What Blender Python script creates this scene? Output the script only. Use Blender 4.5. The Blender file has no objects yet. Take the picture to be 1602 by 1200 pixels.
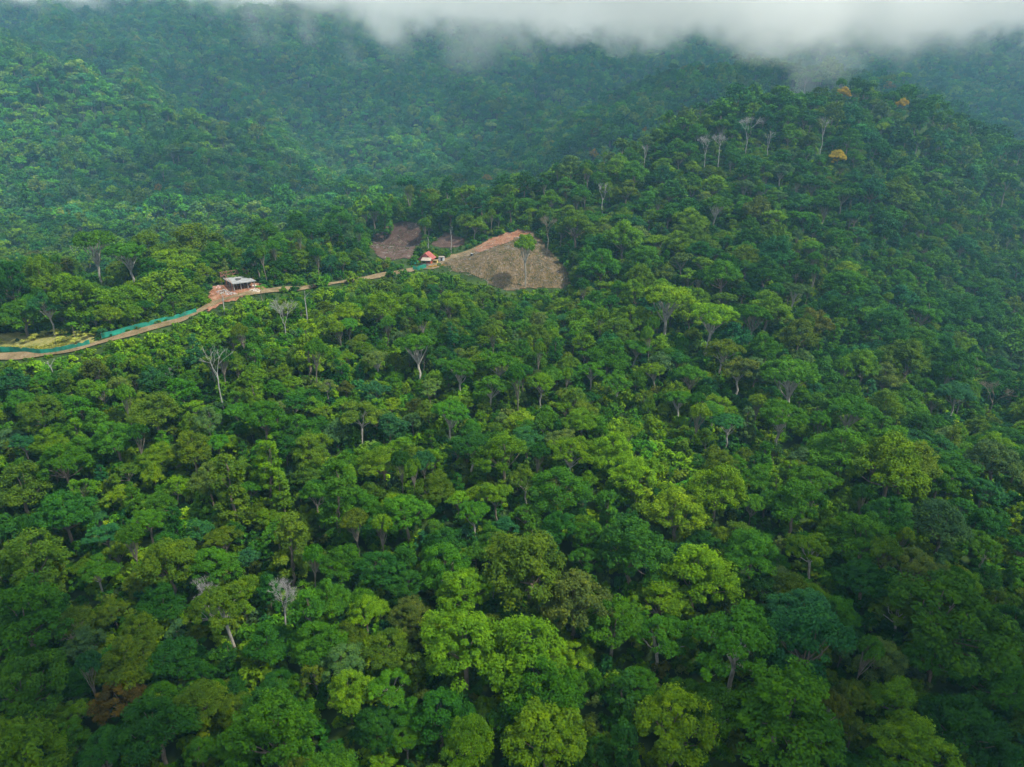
import bpy, math, random
import numpy as np
from mathutils import Vector

# ------------------------------------------------------------------ camera, light, exposure
sc = bpy.context.scene
CZ = 120.0
F, CX, CY = 1068.0, 801.0, 600.0
PITCH = math.radians(22.0)
cp, sp = math.cos(PITCH), math.sin(PITCH)
cam = bpy.data.cameras.new('camera')
cam.sensor_width = 36.0
cam.lens = 36.0 * F / 1602.0
cam.clip_start, cam.clip_end = 1.0, 8000.0
camo = bpy.data.objects.new('camera', cam)
sc.collection.objects.link(camo)
camo.location = (0, 0, CZ)
camo.rotation_euler = (math.radians(90) - PITCH, 0, 0)
sc.camera = camo

SUN_EL, SUN_AZ = math.radians(56), math.radians(104)      # azimuth measured from +Y towards +X
world = bpy.data.worlds.new('World'); sc.world = world; world.use_nodes = True
wn, wl = world.node_tree.nodes, world.node_tree.links
bg = wn['Background']
sky = wn.new('ShaderNodeTexSky'); sky.sky_type = 'NISHITA'; sky.sun_disc = False
sky.sun_elevation = SUN_EL; sky.sun_rotation = SUN_AZ
sky.dust_density = 2.0
tc = wn.new('ShaderNodeTexCoord')
nz = wn.new('ShaderNodeTexNoise'); nz.inputs['Scale'].default_value = 3.0; nz.inputs['Detail'].default_value = 5
wl.new(tc.outputs['Generated'], nz.inputs['Vector'])
cr = wn.new('ShaderNodeValToRGB')
cr.color_ramp.elements[0].position = .3; cr.color_ramp.elements[0].color = (7.4, 7.7, 8.0, 1)
cr.color_ramp.elements[1].position = .75; cr.color_ramp.elements[1].color = (17, 17.6, 18.6, 1)
wl.new(nz.outputs['Fac'], cr.inputs['Fac'])
mx = wn.new('ShaderNodeMix'); mx.data_type = 'RGBA'; mx.inputs['Factor'].default_value = .85
wl.new(sky.outputs['Color'], mx.inputs['A']); wl.new(cr.outputs['Color'], mx.inputs['B'])
wl.new(mx.outputs['Result'], bg.inputs['Color'])
bg.inputs['Strength'].default_value = 0.060

sl = bpy.data.lights.new('sun', 'SUN'); sl.energy = 5.0; sl.angle = math.radians(5); sl.color = (1, .94, .80)
so = bpy.data.objects.new('sun', sl); sc.collection.objects.link(so)
sd = Vector((math.sin(SUN_AZ) * math.cos(SUN_EL), math.cos(SUN_AZ) * math.cos(SUN_EL), math.sin(SUN_EL)))
so.rotation_euler = sd.to_track_quat('Z', 'Y').to_euler()
so.location = (0, 0, 400)
sc.view_settings.view_transform = 'Standard'; sc.view_settings.look = 'None'
sc.view_settings.exposure = 0.66; sc.view_settings.gamma = 1.0
cy = sc.cycles
cy.max_bounces = 10; cy.diffuse_bounces = 2; cy.glossy_bounces = 1; cy.transmission_bounces = 2
cy.volume_bounces = 8; cy.transparent_max_bounces = 4
cy.use_denoising = True; cy.use_adaptive_sampling = True; cy.adaptive_threshold = .02
cy.volume_max_steps = 96

# ------------------------------------------------------------------ helpers
col = sc.collection
rng = np.random.default_rng(7)

def tag(o, label=None, cat=None, group=None, kind=None):
    if label: o['label'] = label
    if cat: o['category'] = cat
    if group: o['group'] = group
    if kind: o['kind'] = kind
    return o

def world_of(px, py, D):
    u, v = (px - CX) / F, (CY - py) / F
    return np.array([u * D, D * (cp + v * sp), CZ + D * (-sp + v * cp)])

def to_px(x, y, z):
    x, y, z = np.asarray(x, float), np.asarray(y, float), np.asarray(z, float) - CZ
    D = y * cp - z * sp
    v = (y * sp + z * cp) / D
    return CX + F * x / D, CY - F * v, D

def hash2(ix, iy, seed):
    h = (ix.astype(np.int64) * 374761393 + iy.astype(np.int64) * 668265263 + seed * 1274126177) & 0xffffffff
    h = ((h ^ (h >> 13)) * 1274126177) & 0xffffffff
    return ((h ^ (h >> 16)) & 0xffffff) / float(0xffffff)

def vnoise(x, y, s, seed):
    x, y = x / s, y / s
    ix, iy = np.floor(x), np.floor(y)
    fx, fy = x - ix, y - iy
    fx, fy = fx * fx * (3 - 2 * fx), fy * fy * (3 - 2 * fy)
    a, b = hash2(ix, iy, seed), hash2(ix + 1, iy, seed)
    c, d = hash2(ix, iy + 1, seed), hash2(ix + 1, iy + 1, seed)
    return (a + (b - a) * fx) * (1 - fy) + (c + (d - c) * fx) * fy - .5

def mesh_obj(name, verts, faces, mat, parent=None, link=True, attrs=None, smooth=False):
    """faces: (n,k) array or list of tuples"""
    me = bpy.data.meshes.new(name)
    verts = np.asarray(verts, np.float32)
    if isinstance(faces, np.ndarray):
        n, k = faces.shape
        me.vertices.add(len(verts)); me.vertices.foreach_set('co', verts.ravel())
        me.loops.add(n * k); me.loops.foreach_set('vertex_index', faces.astype(np.int32).ravel())
        me.polygons.add(n)
        me.polygons.foreach_set('loop_start', np.arange(0, n * k, k, dtype=np.int32))
    else:
        me.from_pydata([tuple(map(float, v)) for v in verts], [], faces)
    if attrs:
        for an, (dom, typ, data) in attrs.items():
            at = me.attributes.new(an, typ, dom)
            at.data.foreach_set('color' if 'COLOR' in typ else ('vector' if typ == 'FLOAT_VECTOR' else 'value'), np.ascontiguousarray(data).ravel())
    me.update(calc_edges=True)
    if smooth and len(me.polygons):
        me.polygons.foreach_set('use_smooth', np.ones(len(me.polygons), dtype=bool))
    if mat is not None: me.materials.append(mat)
    o = bpy.data.objects.new(name, me)
    if link: col.objects.link(o)
    if parent is not None: o.parent = parent
    return o

def empty(name, loc, rz=0.0):
    o = bpy.data.objects.new(name, None); col.objects.link(o)
    o.location = tuple(map(float, loc)); o.rotation_euler = (0, 0, rz)
    o.empty_display_size = .5
    return o

class MB:
    """collects boxes, bars and tubes into one mesh"""
    def __init__(s): s.v, s.f = [], []
    def box(s, x0, y0, z0, x1, y1, z1):
        b = len(s.v)
        s.v += [(x, y, z) for z in (z0, z1) for y in (y0, y1) for x in (x0, x1)]
        s.f += [tuple(b + i for i in q) for q in ((0, 2, 3, 1), (4, 5, 7, 6), (0, 1, 5, 4), (1, 3, 7, 5), (3, 2, 6, 7), (2, 0, 4, 6))]
        return s
    def tube(s, pts, rad, n=6):
        pts = [Vector(p) for p in pts]; prev = None
        for i, p in enumerate(pts):
            d = (pts[min(i + 1, len(pts) - 1)] - pts[max(i - 1, 0)]).normalized()
            a = d.cross(Vector((0.13, .21, 1)) if abs(d.z) < .95 else Vector((1, .1, 0))).normalized(); c = d.cross(a)
            r = rad[i] if hasattr(rad, '__len__') else rad
            b = len(s.v)
            s.v += [tuple(p + (a * math.cos(t) + c * math.sin(t)) * r) for t in [2 * math.pi * k / n for k in range(n)]]
            if prev is not None:
                s.f += [(prev + k, prev + (k + 1) % n, b + (k + 1) % n, b + k) for k in range(n)]
            else: s.f.append(tuple(b + k for k in reversed(range(n))))
            prev = b
        s.f.append(tuple(prev + k for k in range(n)))
        return s
    def poly(s, pts, thick):
        """flat outline pts (3d) thickened downwards"""
        n = len(pts); b = len(s.v)
        s.v += [tuple(p) for p in pts] + [(p[0], p[1], p[2] - thick) for p in pts]
        s.f.append(tuple(range(b, b + n))); s.f.append(tuple(reversed(range(b + n, b + 2 * n))))
        s.f += [(b + i, b + n + i, b + n + (i + 1) % n, b + (i + 1) % n) for i in range(n)]
        return s
    def build(s, name, mat, parent=None, smooth=False): return mesh_obj(name, s.v, s.f, mat, parent, smooth=smooth)

# ------------------------------------------------------------------ materials
def new_mat(name):
    m = bpy.data.materials.new(name); m.use_nodes = True
    return m, m.node_tree.nodes, m.node_tree.links, m.node_tree.nodes['Principled BSDF']

def plain(name, c, rough=.8, noise=.25, scale=1.0, metal=0.0, c2=None):
    m, n, l, b = new_mat(name)
    t = n.new('ShaderNodeTexCoord'); z = n.new('ShaderNodeTexNoise'); z.inputs['Scale'].default_value = scale; z.inputs['Detail'].default_value = 6
    l.new(t.outputs['Object'], z.inputs['Vector'])
    r = n.new('ShaderNodeValToRGB')
    c2 = c2 or tuple(x * (1 + noise) for x in c)
    r.color_ramp.elements[0].color = (*[x * (1 - noise) for x in c], 1); r.color_ramp.elements[0].position = .32
    r.color_ramp.elements[1].color = (*c2, 1); r.color_ramp.elements[1].position = .68
    l.new(z.outputs['Fac'], r.inputs['Fac']); l.new(r.outputs['Color'], b.inputs['Base Color'])
    b.inputs['Roughness'].default_value = rough; b.inputs['Metallic'].default_value = metal
    return m

def leaf_material():
    m, n, l, b = new_mat('leaves')
    oi = n.new('ShaderNodeObjectInfo')
    at = n.new('ShaderNodeAttribute'); at.attribute_type = 'INSTANCER'; at.attribute_name = 'tint'
    add = n.new('ShaderNodeMix'); add.data_type = 'RGBA'; add.blend_type = 'ADD'; add.inputs['Factor'].default_value = 1
    l.new(oi.outputs['Color'], add.inputs['A']); l.new(at.outputs['Color'], add.inputs['B'])
    lv = n.new('ShaderNodeAttribute'); lv.attribute_name = 'lv'
    ramp = n.new('ShaderNodeValToRGB')
    e = ramp.color_ramp.elements
    e[0].position = 0; e[0].color = (.50, .60, .62, 1)
    e[1].position = 1; e[1].color = (1.75, 1.45, .62, 1)
    k = e.new(.5); k.color = (1, 1, 1, 1)
    l.new(lv.outputs['Fac'], ramp.inputs['Fac'])
    mu = n.new('ShaderNodeMix'); mu.data_type = 'RGBA'; mu.blend_type = 'MULTIPLY'; mu.inputs['Factor'].default_value = 1
    l.new(add.outputs['Result'], mu.inputs['A']); l.new(ramp.outputs['Color'], mu.inputs['B'])
    l.new(mu.outputs['Result'], b.inputs['Base Color'])
    b.inputs['Roughness'].default_value = .62; b.inputs['Specular IOR Level'].default_value = .03
    tr = n.new('ShaderNodeBsdfTranslucent'); l.new(mu.outputs['Result'], tr.inputs['Color'])
    ms = n.new('ShaderNodeMixShader'); ms.inputs[0].default_value = .22
    l.new(b.outputs[0], ms.inputs[1]); l.new(tr.outputs[0], ms.inputs[2])
    l.new(ms.outputs[0], n['Material Output'].inputs['Surface'])
    return m

LEAF = leaf_material()
BARK = plain('pale_bark', (.29, .275, .24), .85, .35, 1.5)
BARKM = plain('grey_bark', (.15, .135, .105), .9, .35, 1.5)
BARKD = plain('grey_brown_bark', (.16, .13, .10), .9, .35, 1.5)
BARKW = plain('bleached_bark', (.27, .27, .26), .85, .25, 1.2)

# ------------------------------------------------------------------ terrain heights
CTRL = """
-300,1200,125 0,1200,122 400,1200,120 801,1200,118 1200,1200,120 1602,1200,124 1900,1200,128
0,1450,104 400,1450,102 801,1450,100 1200,1450,102 1602,1450,104
-300,1000,150 0,1000,146 300,1000,141 801,1000,138 1200,1000,140 1602,1000,150 1900,1000,160
-300,800,176 0,800,172 300,800,167 801,800,166 1200,800,168 1602,800,188 1900,800,205
-300,650,205 0,650,196 300,650,197 560,600,212 801,620,212 1200,620,218 1400,650,232 1602,660,262 1900,660,300
-250,560,214 0,553,220 80,550,221 160,530,227 250,503,239 320,480,251 380,462,262 470,452,280 580,435,305 640,420,318 700,408,333 745,392,345 805,363,358
380,445,270 330,462,262 420,440,278
60,520,238 0,520,238 120,500,246 200,480,256 -250,520,238
801,550,238 500,540,232 620,500,262
720,440,308 800,458,302 890,450,306 860,400,330 760,410,326
1200,550,238 1050,500,262 1602,560,335 1450,600,258 1200,450,280 950,440,300 1320,450,305
1602,450,400 1450,450,345 1450,350,392 1602,350,448 1900,450,470 1900,300,520
950,350,352 1200,350,330 1050,300,378 850,330,376 900,290,402 1000,250,428 1150,205,450 1310,175,462 1400,185,474 1500,225,494 1602,248,515 1800,280,560
1200,270,385 1310,250,392 1310,330,352 1400,270,425
640,385,352 600,390,345 620,360,366 680,370,360 700,330,395 560,380,345 500,400,318 450,420,300 640,330,400 780,315,395
300,425,292 200,440,285 100,450,275 0,460,268 -250,470,260
"""
BACK = """
-300,400,460 0,395,450 150,375,470 300,365,480 450,350,500 560,330,520 640,310,560 720,300,600 800,270,640
-300,230,650 0,250,620 150,260,630 300,280,620 450,290,620 600,285,640
-300,30,860 0,75,800 100,115,785 250,195,755 400,250,735 550,280,720
-300,-120,1300 150,70,1060 300,150,980 450,215,900 600,250,860 700,250,830 780,245,820
0,10,1300 300,20,1320 300,80,1180 600,80,1150 600,160,1020 450,130,1060 720,170,1000 800,190,960
-100,-120,1500 300,-70,1520 700,-30,1520 600,20,1350 800,60,1350 830,120,1150 900,190,980 920,110,1250 960,150,1120 1000,60,1420
860,255,600 900,238,600 940,215,620 1000,190,640 1060,155,680 1110,130,705 1180,112,740 1300,112,760 1400,118,745 1440,128,730 1500,185,700 1560,225,700
1150,55,1400 1300,50,1400 1450,110,1250 1602,110,1250 1550,200,1000 1602,205,980 1900,100,1200 1900,250,800 1900,-50,1600
"""
HID = [  # x, y, z: valleys no pixel shows and the land outside the picture
    (0, -250, -10), (-250, -200, -8), (250, -200, -8), (-500, 0, 0), (500, 0, 5), (-450, -300, 0), (450, -300, 0), (0, -60, 0), (-200, 0, 2), (200, 0, 4),
    (-600, 250, 50), (600, 250, 35), (-160, 345, 30), (-60, 375, 30), (-260, 350, 28), (20, 450, 28), (-380, 380, 30), (60, 480, 30),
    (190, 540, 45), (280, 570, 48), (400, 600, 40), (500, 640, 35), (560, 760, 30), (330, 800, 80),
    (-900, 500, 80), (-900, 900, 150), (-1200, 1300, 300), (900, 500, 60), (1000, 900, 80), (1300, 1300, 280), (-1300, 0, 60), (1300, 0, 60),
    (0, 1750, 380), (-700, 1750, 400), (700, 1750, 360), (1400, 1750, 380), (-1400, 1750, 400)]
pts = []
for blk in (CTRL, BACK):
    for tkn in blk.split():
        a, b, c = map(float, tkn.split(','))
        w = world_of(a, b, c)
        if blk is BACK: w[2] -= 12
        if blk is BACK and 590 <= c <= 765 and a > 850: w[2] -= 14
        pts.append(w)
pts = np.array(pts + [np.array(h, float) for h in HID])
P2 = pts[:, :2] / 100.0
def tps(r2): return np.where(r2 > 1e-12, .5 * r2 * np.log(np.maximum(r2, 1e-12)), 0)
n = len(pts)
K = tps(((P2[:, None] - P2[None]) ** 2).sum(-1)) + np.eye(n) * 0.02
Am = np.zeros((n + 3, n + 3)); Am[:n, :n] = K; Am[:n, n] = 1; Am[:n, n + 1:] = P2; Am[n, :n] = 1; Am[n + 1:, :n] = P2.T
sol = np.linalg.solve(Am, np.concatenate([pts[:, 2], np.zeros(3)]))
def base_h(x, y):
    s = np.asarray(x).shape
    q = np.stack([np.ravel(x), np.ravel(y)], 1) / 100.0
    out = np.empty(len(q))
    for i in range(0, len(q), 20000):
        a = q[i:i + 20000]
        out[i:i + 20000] = tps(((a[:, None] - P2[None]) ** 2).sum(-1)) @ sol[:n] + sol[n] + a @ sol[n + 1:]
    return out.reshape(s)
xs = np.concatenate([np.arange(-1700, -420, 12.), np.arange(-420, 420, 3.), np.arange(420, 1701, 12.)])
ys = np.concatenate([np.arange(-400, 40, 12.), np.arange(40, 440, 3.), np.arange(440, 1801, 8.)])
GX, GY = np.meshgrid(xs, ys)
GZ = base_h(GX, GY)
amp = np.clip((GY - 420) / 400, 0, 1) * np.clip((GY - 420) / 200, 0, 1)
calm = 1 - .85 * np.exp(-(((GX - 300) / 330) ** 2 + ((GY - 760) / 190) ** 2))
rid = lambda x, y, s_, sd_: 1 - 2 * np.abs(vnoise(x, y, s_, sd_)) * 2
GZ += amp * calm * ((rid(GX * .8 + GY * .45, GY * .35, 120, 1) - .5) * 34 + (rid(GX + GY * .6, GY * .5, 55, 2) - .5) * 13)
GZ += (1 - .6 * np.clip(1 - np.abs(GY - 290) / 60, 0, 1)) * vnoise(GX, GY, 40, 3) * 3.0 + vnoise(GX, GY, 11, 4) * .5
GZ += 7.0 * np.exp(-((GX - 110) / 60) ** 2 - ((GY - 455) / 40) ** 2)
GZ += 6.5 * np.exp(-((GX - 225) / 95) ** 2 - ((GY - 500) / 70) ** 2)
GZ += 4.5 * np.exp(-((GX + 2) / 20) ** 2 - ((GY - 318) / 22) ** 2)
def H(x, y):
    x, y = np.asarray(x, float), np.asarray(y, float)
    i = np.clip(np.searchsorted(xs, x) - 1, 0, len(xs) - 2); j = np.clip(np.searchsorted(ys, y) - 1, 0, len(ys) - 2)
    fx = np.clip((x - xs[i]) / (xs[i + 1] - xs[i]), 0, 1); fy = np.clip((y - ys[j]) / (ys[j + 1] - ys[j]), 0, 1)
    return (GZ[j, i] * (1 - fx) + GZ[j, i + 1] * fx) * (1 - fy) + (GZ[j + 1, i] * (1 - fx) + GZ[j + 1, i + 1] * fx) * fy
DS = np.concatenate([np.arange(60, 600, 1.), np.arange(600, 1700, 3.)])
def hit(px, py, up=0.0):
    """ground point under pixel, or the foot of something whose point 'up' metres above ground shows there"""
    u, v = (px - CX) / F, (CY - py) / F
    X, Y, Z = u * DS, DS * (cp + v * sp), CZ + DS * (-sp + v * cp)
    below = Z < H(X, Y) + up
    k = int(np.argmax(below)) if below.any() else len(DS) - 1
    k = max(k, 1)
    a, b = DS[k - 1], DS[k]
    for _ in range(12):
        m = (a + b) / 2
        if CZ + m * (-sp + v * cp) < H(u * m, m * (cp + v * sp)) + up: b = m
        else: a = m
    x, y = u * b, b * (cp + v * sp)
    return Vector((x, y, float(H(x, y)))), b
def G(x, y): return Vector((float(x), float(y), float(H(x, y))))

# ------------------------------------------------------------------ ground, road, clearings
def ground_mat():
    m, n, l, b = new_mat('forest_floor')
    t = n.new('ShaderNodeTexCoord'); z = n.new('ShaderNodeTexNoise'); z.inputs['Scale'].default_value = .12; z.inputs['Detail'].default_value = 9
    l.new(t.outputs['Object'], z.inputs['Vector'])
    r = n.new('ShaderNodeValToRGB'); e = r.color_ramp.elements
    e[0].position = .35; e[0].color = (.014, .030, .008, 1); e[1].position = .7; e[1].color = (.042, .078, .014, 1)
    l.new(z.outputs['Fac'], r.inputs['Fac']); l.new(r.outputs['Color'], b.inputs['Base Color']); b.inputs['Roughness'].default_value = .95
    b.inputs['Specular IOR Level'].default_value = .1
    return m
ny, nx = GZ.shape
idx = np.arange(ny * nx).reshape(ny, nx)
quads = np.stack([idx[:-1, :-1], idx[:-1, 1:], idx[1:, 1:], idx[1:, :-1]], -1).reshape(-1, 4)
tag(mesh_obj('terrain', np.stack([GX, GY, GZ], -1).reshape(-1, 3), quads, ground_mat(), smooth=True), 'steep hillsides and mountain slopes under the forest', 'terrain', kind='structure')

def patch_mat(name, stops, scale=.35, fine=2.5, bump=.6, stretch=1.0):
    m, n, l, b = new_mat(name)
    t = n.new('ShaderNodeTexCoord')
    z = n.new('ShaderNodeTexNoise'); z.inputs['Scale'].default_value = scale; z.inputs['Detail'].default_value = 10; z.inputs['Roughness'].default_value = .65
    z2 = n.new('ShaderNodeTexNoise'); z2.inputs['Scale'].default_value = fine; z2.inputs['Detail'].default_value = 6
    mp = n.new('ShaderNodeMapping'); mp.inputs['Scale'].default_value = (1, stretch, stretch); mp.inputs['Rotation'].default_value = (0, 0, .25)
    l.new(t.outputs['Object'], mp.inputs['Vector']); l.new(mp.outputs[0], z.inputs['Vector']); l.new(mp.outputs[0], z2.inputs['Vector'])
    mm = n.new('ShaderNodeMath'); mm.operation = 'MULTIPLY_ADD'; mm.inputs[1].default_value = .45
    s1 = n.new('ShaderNodeMath'); s1.operation = 'MULTIPLY'; s1.inputs[1].default_value = .6
    l.new(z.outputs['Fac'], s1.inputs[0]); l.new(z2.outputs['Fac'], mm.inputs[0]); l.new(s1.outputs[0], mm.inputs[2])
    r = n.new('ShaderNodeValToRGB'); e = r.color_ramp.elements
    e[0].position, e[0].color = stops[0][0], (*stops[0][1], 1)
    e[1].position, e[1].color = stops[-1][0], (*stops[-1][1], 1)
    for p, c in stops[1:-1]:
        k = e.new(p); k.color = (*c, 1)
    l.new(mm.outputs[0], r.inputs['Fac']); l.new(r.outputs['Color'], b.inputs['Base Color'])
    bp = n.new('ShaderNodeBump'); bp.inputs['Strength'].default_value = bump; bp.inputs['Distance'].default_value = .3
    l.new(z2.outputs['Fac'], bp.inputs['Height']); l.new(bp.outputs[0], b.inputs['Normal'])
    b.inputs['Roughness'].default_value = .95; b.inputs['Specular IOR Level'].default_value = .15
    return m

def inside(poly, x, y):
    x, y = np.asarray(x, float), np.asarray(y, float)
    c = np.zeros(x.shape, bool); j = len(poly) - 1
    for i in range(len(poly)):
        xi, yi = poly[i][:2]; xj, yj = poly[j][:2]
        with np.errstate(divide='ignore', invalid='ignore'):
            t = ((yi > y) != (yj > y)) & (x < (xj - xi) * (y - yi) / (yj - yi + 1e-12) + xi)
        c ^= t; j = i
    return c

def drape(name, poly_px, mat, lift=.12, step=1.0, rough=.25, label=''):
    poly = [hit(*p)[0] for p in poly_px]
    x0, x1 = min(p.x for p in poly), max(p.x for p in poly); y0, y1 = min(p.y for p in poly), max(p.y for p in poly)
    gx, gy = np.meshgrid(np.arange(x0, x1 + step, step), np.arange(y0, y1 + step, step))
    jx, jy = gx + vnoise(gx, gy, 6, 9) * 5, gy + vnoise(gx, gy, 6, 10) * 5
    ins = inside(poly, jx, jy)
    gz = H(gx, gy) + lift + np.abs(vnoise(gx, gy, 2.3, 11)) * rough + np.abs(vnoise(gx, gy, 7, 12)) * rough * 1.5
    id_ = np.arange(gx.size).reshape(gx.shape)
    q = np.stack([id_[:-1, :-1], id_[:-1, 1:], id_[1:, 1:], id_[1:, :-1]], -1)
    k = ins[:-1, :-1]
    o = mesh_obj(name, np.stack([gx, gy, gz], -1).reshape(-1, 3), q[k], mat, smooth=True)
    tag(o, label, name.replace('_', ' '), kind='structure')
    return poly

ROAD_PX = [(-60, 560), (0, 559), (60, 556), (110, 550), (160, 536), (220, 519), (270, 505), (310, 489), (335, 474), (370, 464), (420, 456), (470, 452), (520, 444), (580, 435), (640, 424), (690, 410), (730, 396), (765, 380), (800, 367), (812, 364)]
road = [hit(*p)[0] for p in ROAD_PX]
def resample(P, d):
    out = []
    for a, b in zip(P[:-1], P[1:]):
        k = max(1, int((b - a).length / d))
        out += [a.lerp(b, i / k) for i in range(k)]
    return out + [P[-1]]
rp = resample(road, 1.0)
for _ in range(10): rp = [rp[0]] + [(rp[i - 1] + rp[i] + rp[i + 1]) / 3 for i in range(1, len(rp) - 1)] + [rp[-1]]
RV, RF = [], []
for i, p in enumerate(rp):
    d = rp[min(i + 1, len(rp) - 1)] - rp[max(i - 1, 0)]; nrm = Vector((-d.y, d.x, 0)).normalized()
    w = 1.9 + .6 * math.sin(i * .13) + .3 * math.sin(i * .41)
    for k in range(5):
        q = p + nrm * w * (k / 2 - 1)
        RV.append((q.x, q.y, float(H(q.x, q.y)) + .50 - .10 * abs(k - 2) / 2 + (-.06 if k in (1, 3) else 0)))
    if i: RF += [((i - 1) * 5 + k, i * 5 + k, i * 5 + k + 1, (i - 1) * 5 + k + 1) for k in range(4)]
CLAY = patch_mat('red_clay', [(.35, (.10, .038, .020)), (.5, (.19, .08, .045)), (.68, (.32, .20, .13))])
TRACK = patch_mat('track_earth', [(.34, (.05, .055, .02)), (.48, (.13, .095, .05)), (.66, (.23, .175, .105))], .25)
tag(mesh_obj('dirt_road', RV, RF, TRACK, smooth=True), 'narrow earth track winding along the ridge crest', 'road', kind='structure')

CLR1 = [(718, 400), (745, 388), (780, 372), (812, 362), (838, 368), (852, 385), (868, 402), (882, 422), (893, 445), (880, 452), (850, 450), (815, 452), (790, 458), (765, 447), (735, 434), (705, 426), (690, 416), (700, 408)]
CLR2 = [(580, 392), (584, 372), (600, 357), (630, 350), (668, 352), (660, 368), (655, 385), (650, 398), (640, 405), (600, 408)]
CLR3 = [(676, 386), (684, 372), (700, 366), (716, 370), (726, 380), (712, 386), (694, 388)]
YARD = [(322, 478), (326, 460), (332, 450), (352, 444), (400, 444), (405, 452), (404, 460), (375, 470), (345, 480), (325, 490)]
HYARD = [(664, 418), (672, 409), (700, 402), (738, 388), (770, 377), (745, 396), (705, 409), (690, 415), (668, 422)]
GRASSY = [(-40, 548), (-40, 525), (30, 522), (100, 524), (140, 522), (150, 535), (100, 546), (40, 549)]
M_CLR = patch_mat('cleared_soil', [(.34, (.022, .021, .012)), (.44, (.048, .044, .02)), (.52, (.095, .066, .032)), (.60, (.125, .092, .055)), (.7, (.20, .155, .11))], .30, 2.0, .9, .3)
M_SCAR = patch_mat('purple_brown_soil', [(.36, (.025, .017, .014)), (.5, (.058, .032, .024)), (.6, (.085, .055, .044)), (.7, (.16, .13, .115))], .2, 1.6)
M_GRS = patch_mat('dry_grass', [(.35, (.07, .10, .02)), (.5, (.17, .17, .05)), (.68, (.28, .25, .10))], .3)
g_clr1 = drape('cleared_slope', CLR1, M_CLR, label='bare brown slope stripped of trees below the end of the track')
g_clr2 = drape('bare_hillside', CLR2, M_SCAR, label='purple brown bare hillside behind the red roofed house')
g_clr3 = drape('bare_hillside', CLR3, M_SCAR, label='small purple brown bare patch right of the red roofed house')
g_yard = drape('clay_yard', YARD, CLAY, .2, label='red clay ground round the concrete frame under construction')
g_hy = drape('house_yard', HYARD, TRACK, .16, label='pale orange earth beside the red roofed house')
g_gr = drape('grass_field', GRASSY, M_GRS, .12, label='dry yellow grass field behind the green netting at the left')
GR_END = [(735, 392), (765, 377), (790, 366), (812, 360), (828, 364), (824, 372), (808, 374), (790, 383), (765, 390), (745, 398)]
drape('earth_bank', GR_END, CLAY, .45, rough=.1, label='orange earth bank where the track ends')
#PART2
# ------------------------------------------------------------------ tree builders (arrays)
def tubes(lines, nside=5):
    V, Q = [], []; b = 0
    for P, R in lines:
        P = np.asarray(P, float); m = len(P)
        d = np.gradient(P, axis=0); d /= np.linalg.norm(d, axis=1, keepdims=True) + 1e-9
        ref = np.where(np.abs(d[:, 2:3]) < .9, np.array([[0, 0, 1.]]), np.array([[1., 0, 0]]))
        a = np.cross(d, ref); a /= np.linalg.norm(a, axis=1, keepdims=True); c = np.cross(d, a)
        t = np.arange(nside) * 2 * math.pi / nside
        R = np.asarray(R, float).reshape(-1, 1, 1)
        ring = P[:, None] + (a[:, None] * np.cos(t)[None, :, None] + c[:, None] * np.sin(t)[None, :, None]) * R
        V.append(ring.reshape(-1, 3))
        i = np.arange(m - 1)[:, None] * nside; k = np.arange(nside)[None]; k2 = (k + 1) % nside
        Q.append((b + np.stack([i + k, i + k2, i + nside + k2, i + nside + k], -1)).reshape(-1, 4)); b += m * nside
    return np.concatenate(V), np.concatenate(Q)

def limb(r, a, b, ra, rb, bend=.15, m=5):
    a, b = np.array(a, float), np.array(b, float); L = np.linalg.norm(b - a)
    t = np.linspace(0, 1, m)[:, None]
    off = r.normal(size=3) * L * bend; off[2] *= .4
    P = a + (b - a) * t + off * (t * (1 - t) * 2)
    P[1:-1] += r.normal(size=(m - 2, 3)) * L * .02
    return P, ra + (rb - ra) * t[:, 0] ** .8

def leaves(r, C, RC, k, s, up=.6, flat=.75, squash=.6):
    """k leaf-sized rhombs over each clump: C centres, RC radii"""
    n = len(C)
    d = r.normal(size=(n, k, 3)); d[..., 2] = d[..., 2] * .8 + .35
    d /= np.linalg.norm(d, axis=2, keepdims=True)
    rad = RC[:, None, None] * (.5 + .72 * r.random((n, k, 1)) ** .9)
    p = C[:, None] + d * rad * np.array([1, 1, flat])
    N = d * .55 + np.array([0, 0, up]) + r.normal(size=(n, k, 3)) * .33
    N /= np.linalg.norm(N, axis=2, keepdims=True)
    t = np.cross(N, r.normal(size=(n, k, 3))); t /= np.linalg.norm(t, axis=2, keepdims=True) + 1e-9
    b = np.cross(N, t)
    L = s * (.7 + .6 * r.random((n, k, 1))); W = L * squash
    V = np.stack([p - t * L, p + b * W, p + t * L - N * L * .25, p - b * W], 2).reshape(-1, 3)
    lv = np.repeat(r.random(n) * .55, k) + r.random(n * k) * .45
    return V, np.arange(n * k * 4).reshape(-1, 4), lv

def clumps_on(r, lobes, rc, dens=1.0, zmin=-.35):
    C, RR = [], []
    for i, (cx, cy_, cz, rx, rz) in enumerate(lobes):
        m = max(4, int(dens * 2.6 * rx * rx / (rc * rc)))
        d = r.normal(size=(m * 2, 3)); d /= np.linalg.norm(d, axis=1, keepdims=True); d = d[d[:, 2] > zmin][:m]
        p = np.array([cx, cy_, cz]) + d * np.array([rx, rx, rz]) * (.80 + .34 * r.random((len(d), 1)))
        keep = np.ones(len(p), bool)
        for j, (a, b, c, ex, ez) in enumerate(lobes):
            if j != i: keep &= (((p - [a, b, c]) / [ex, ex, ez]) ** 2).sum(1) > .72
        C.append(p[keep]); RR.append(rc * (.5 + .95 * r.random(keep.sum())))
    return np.concatenate(C), np.concatenate(RR)

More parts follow.
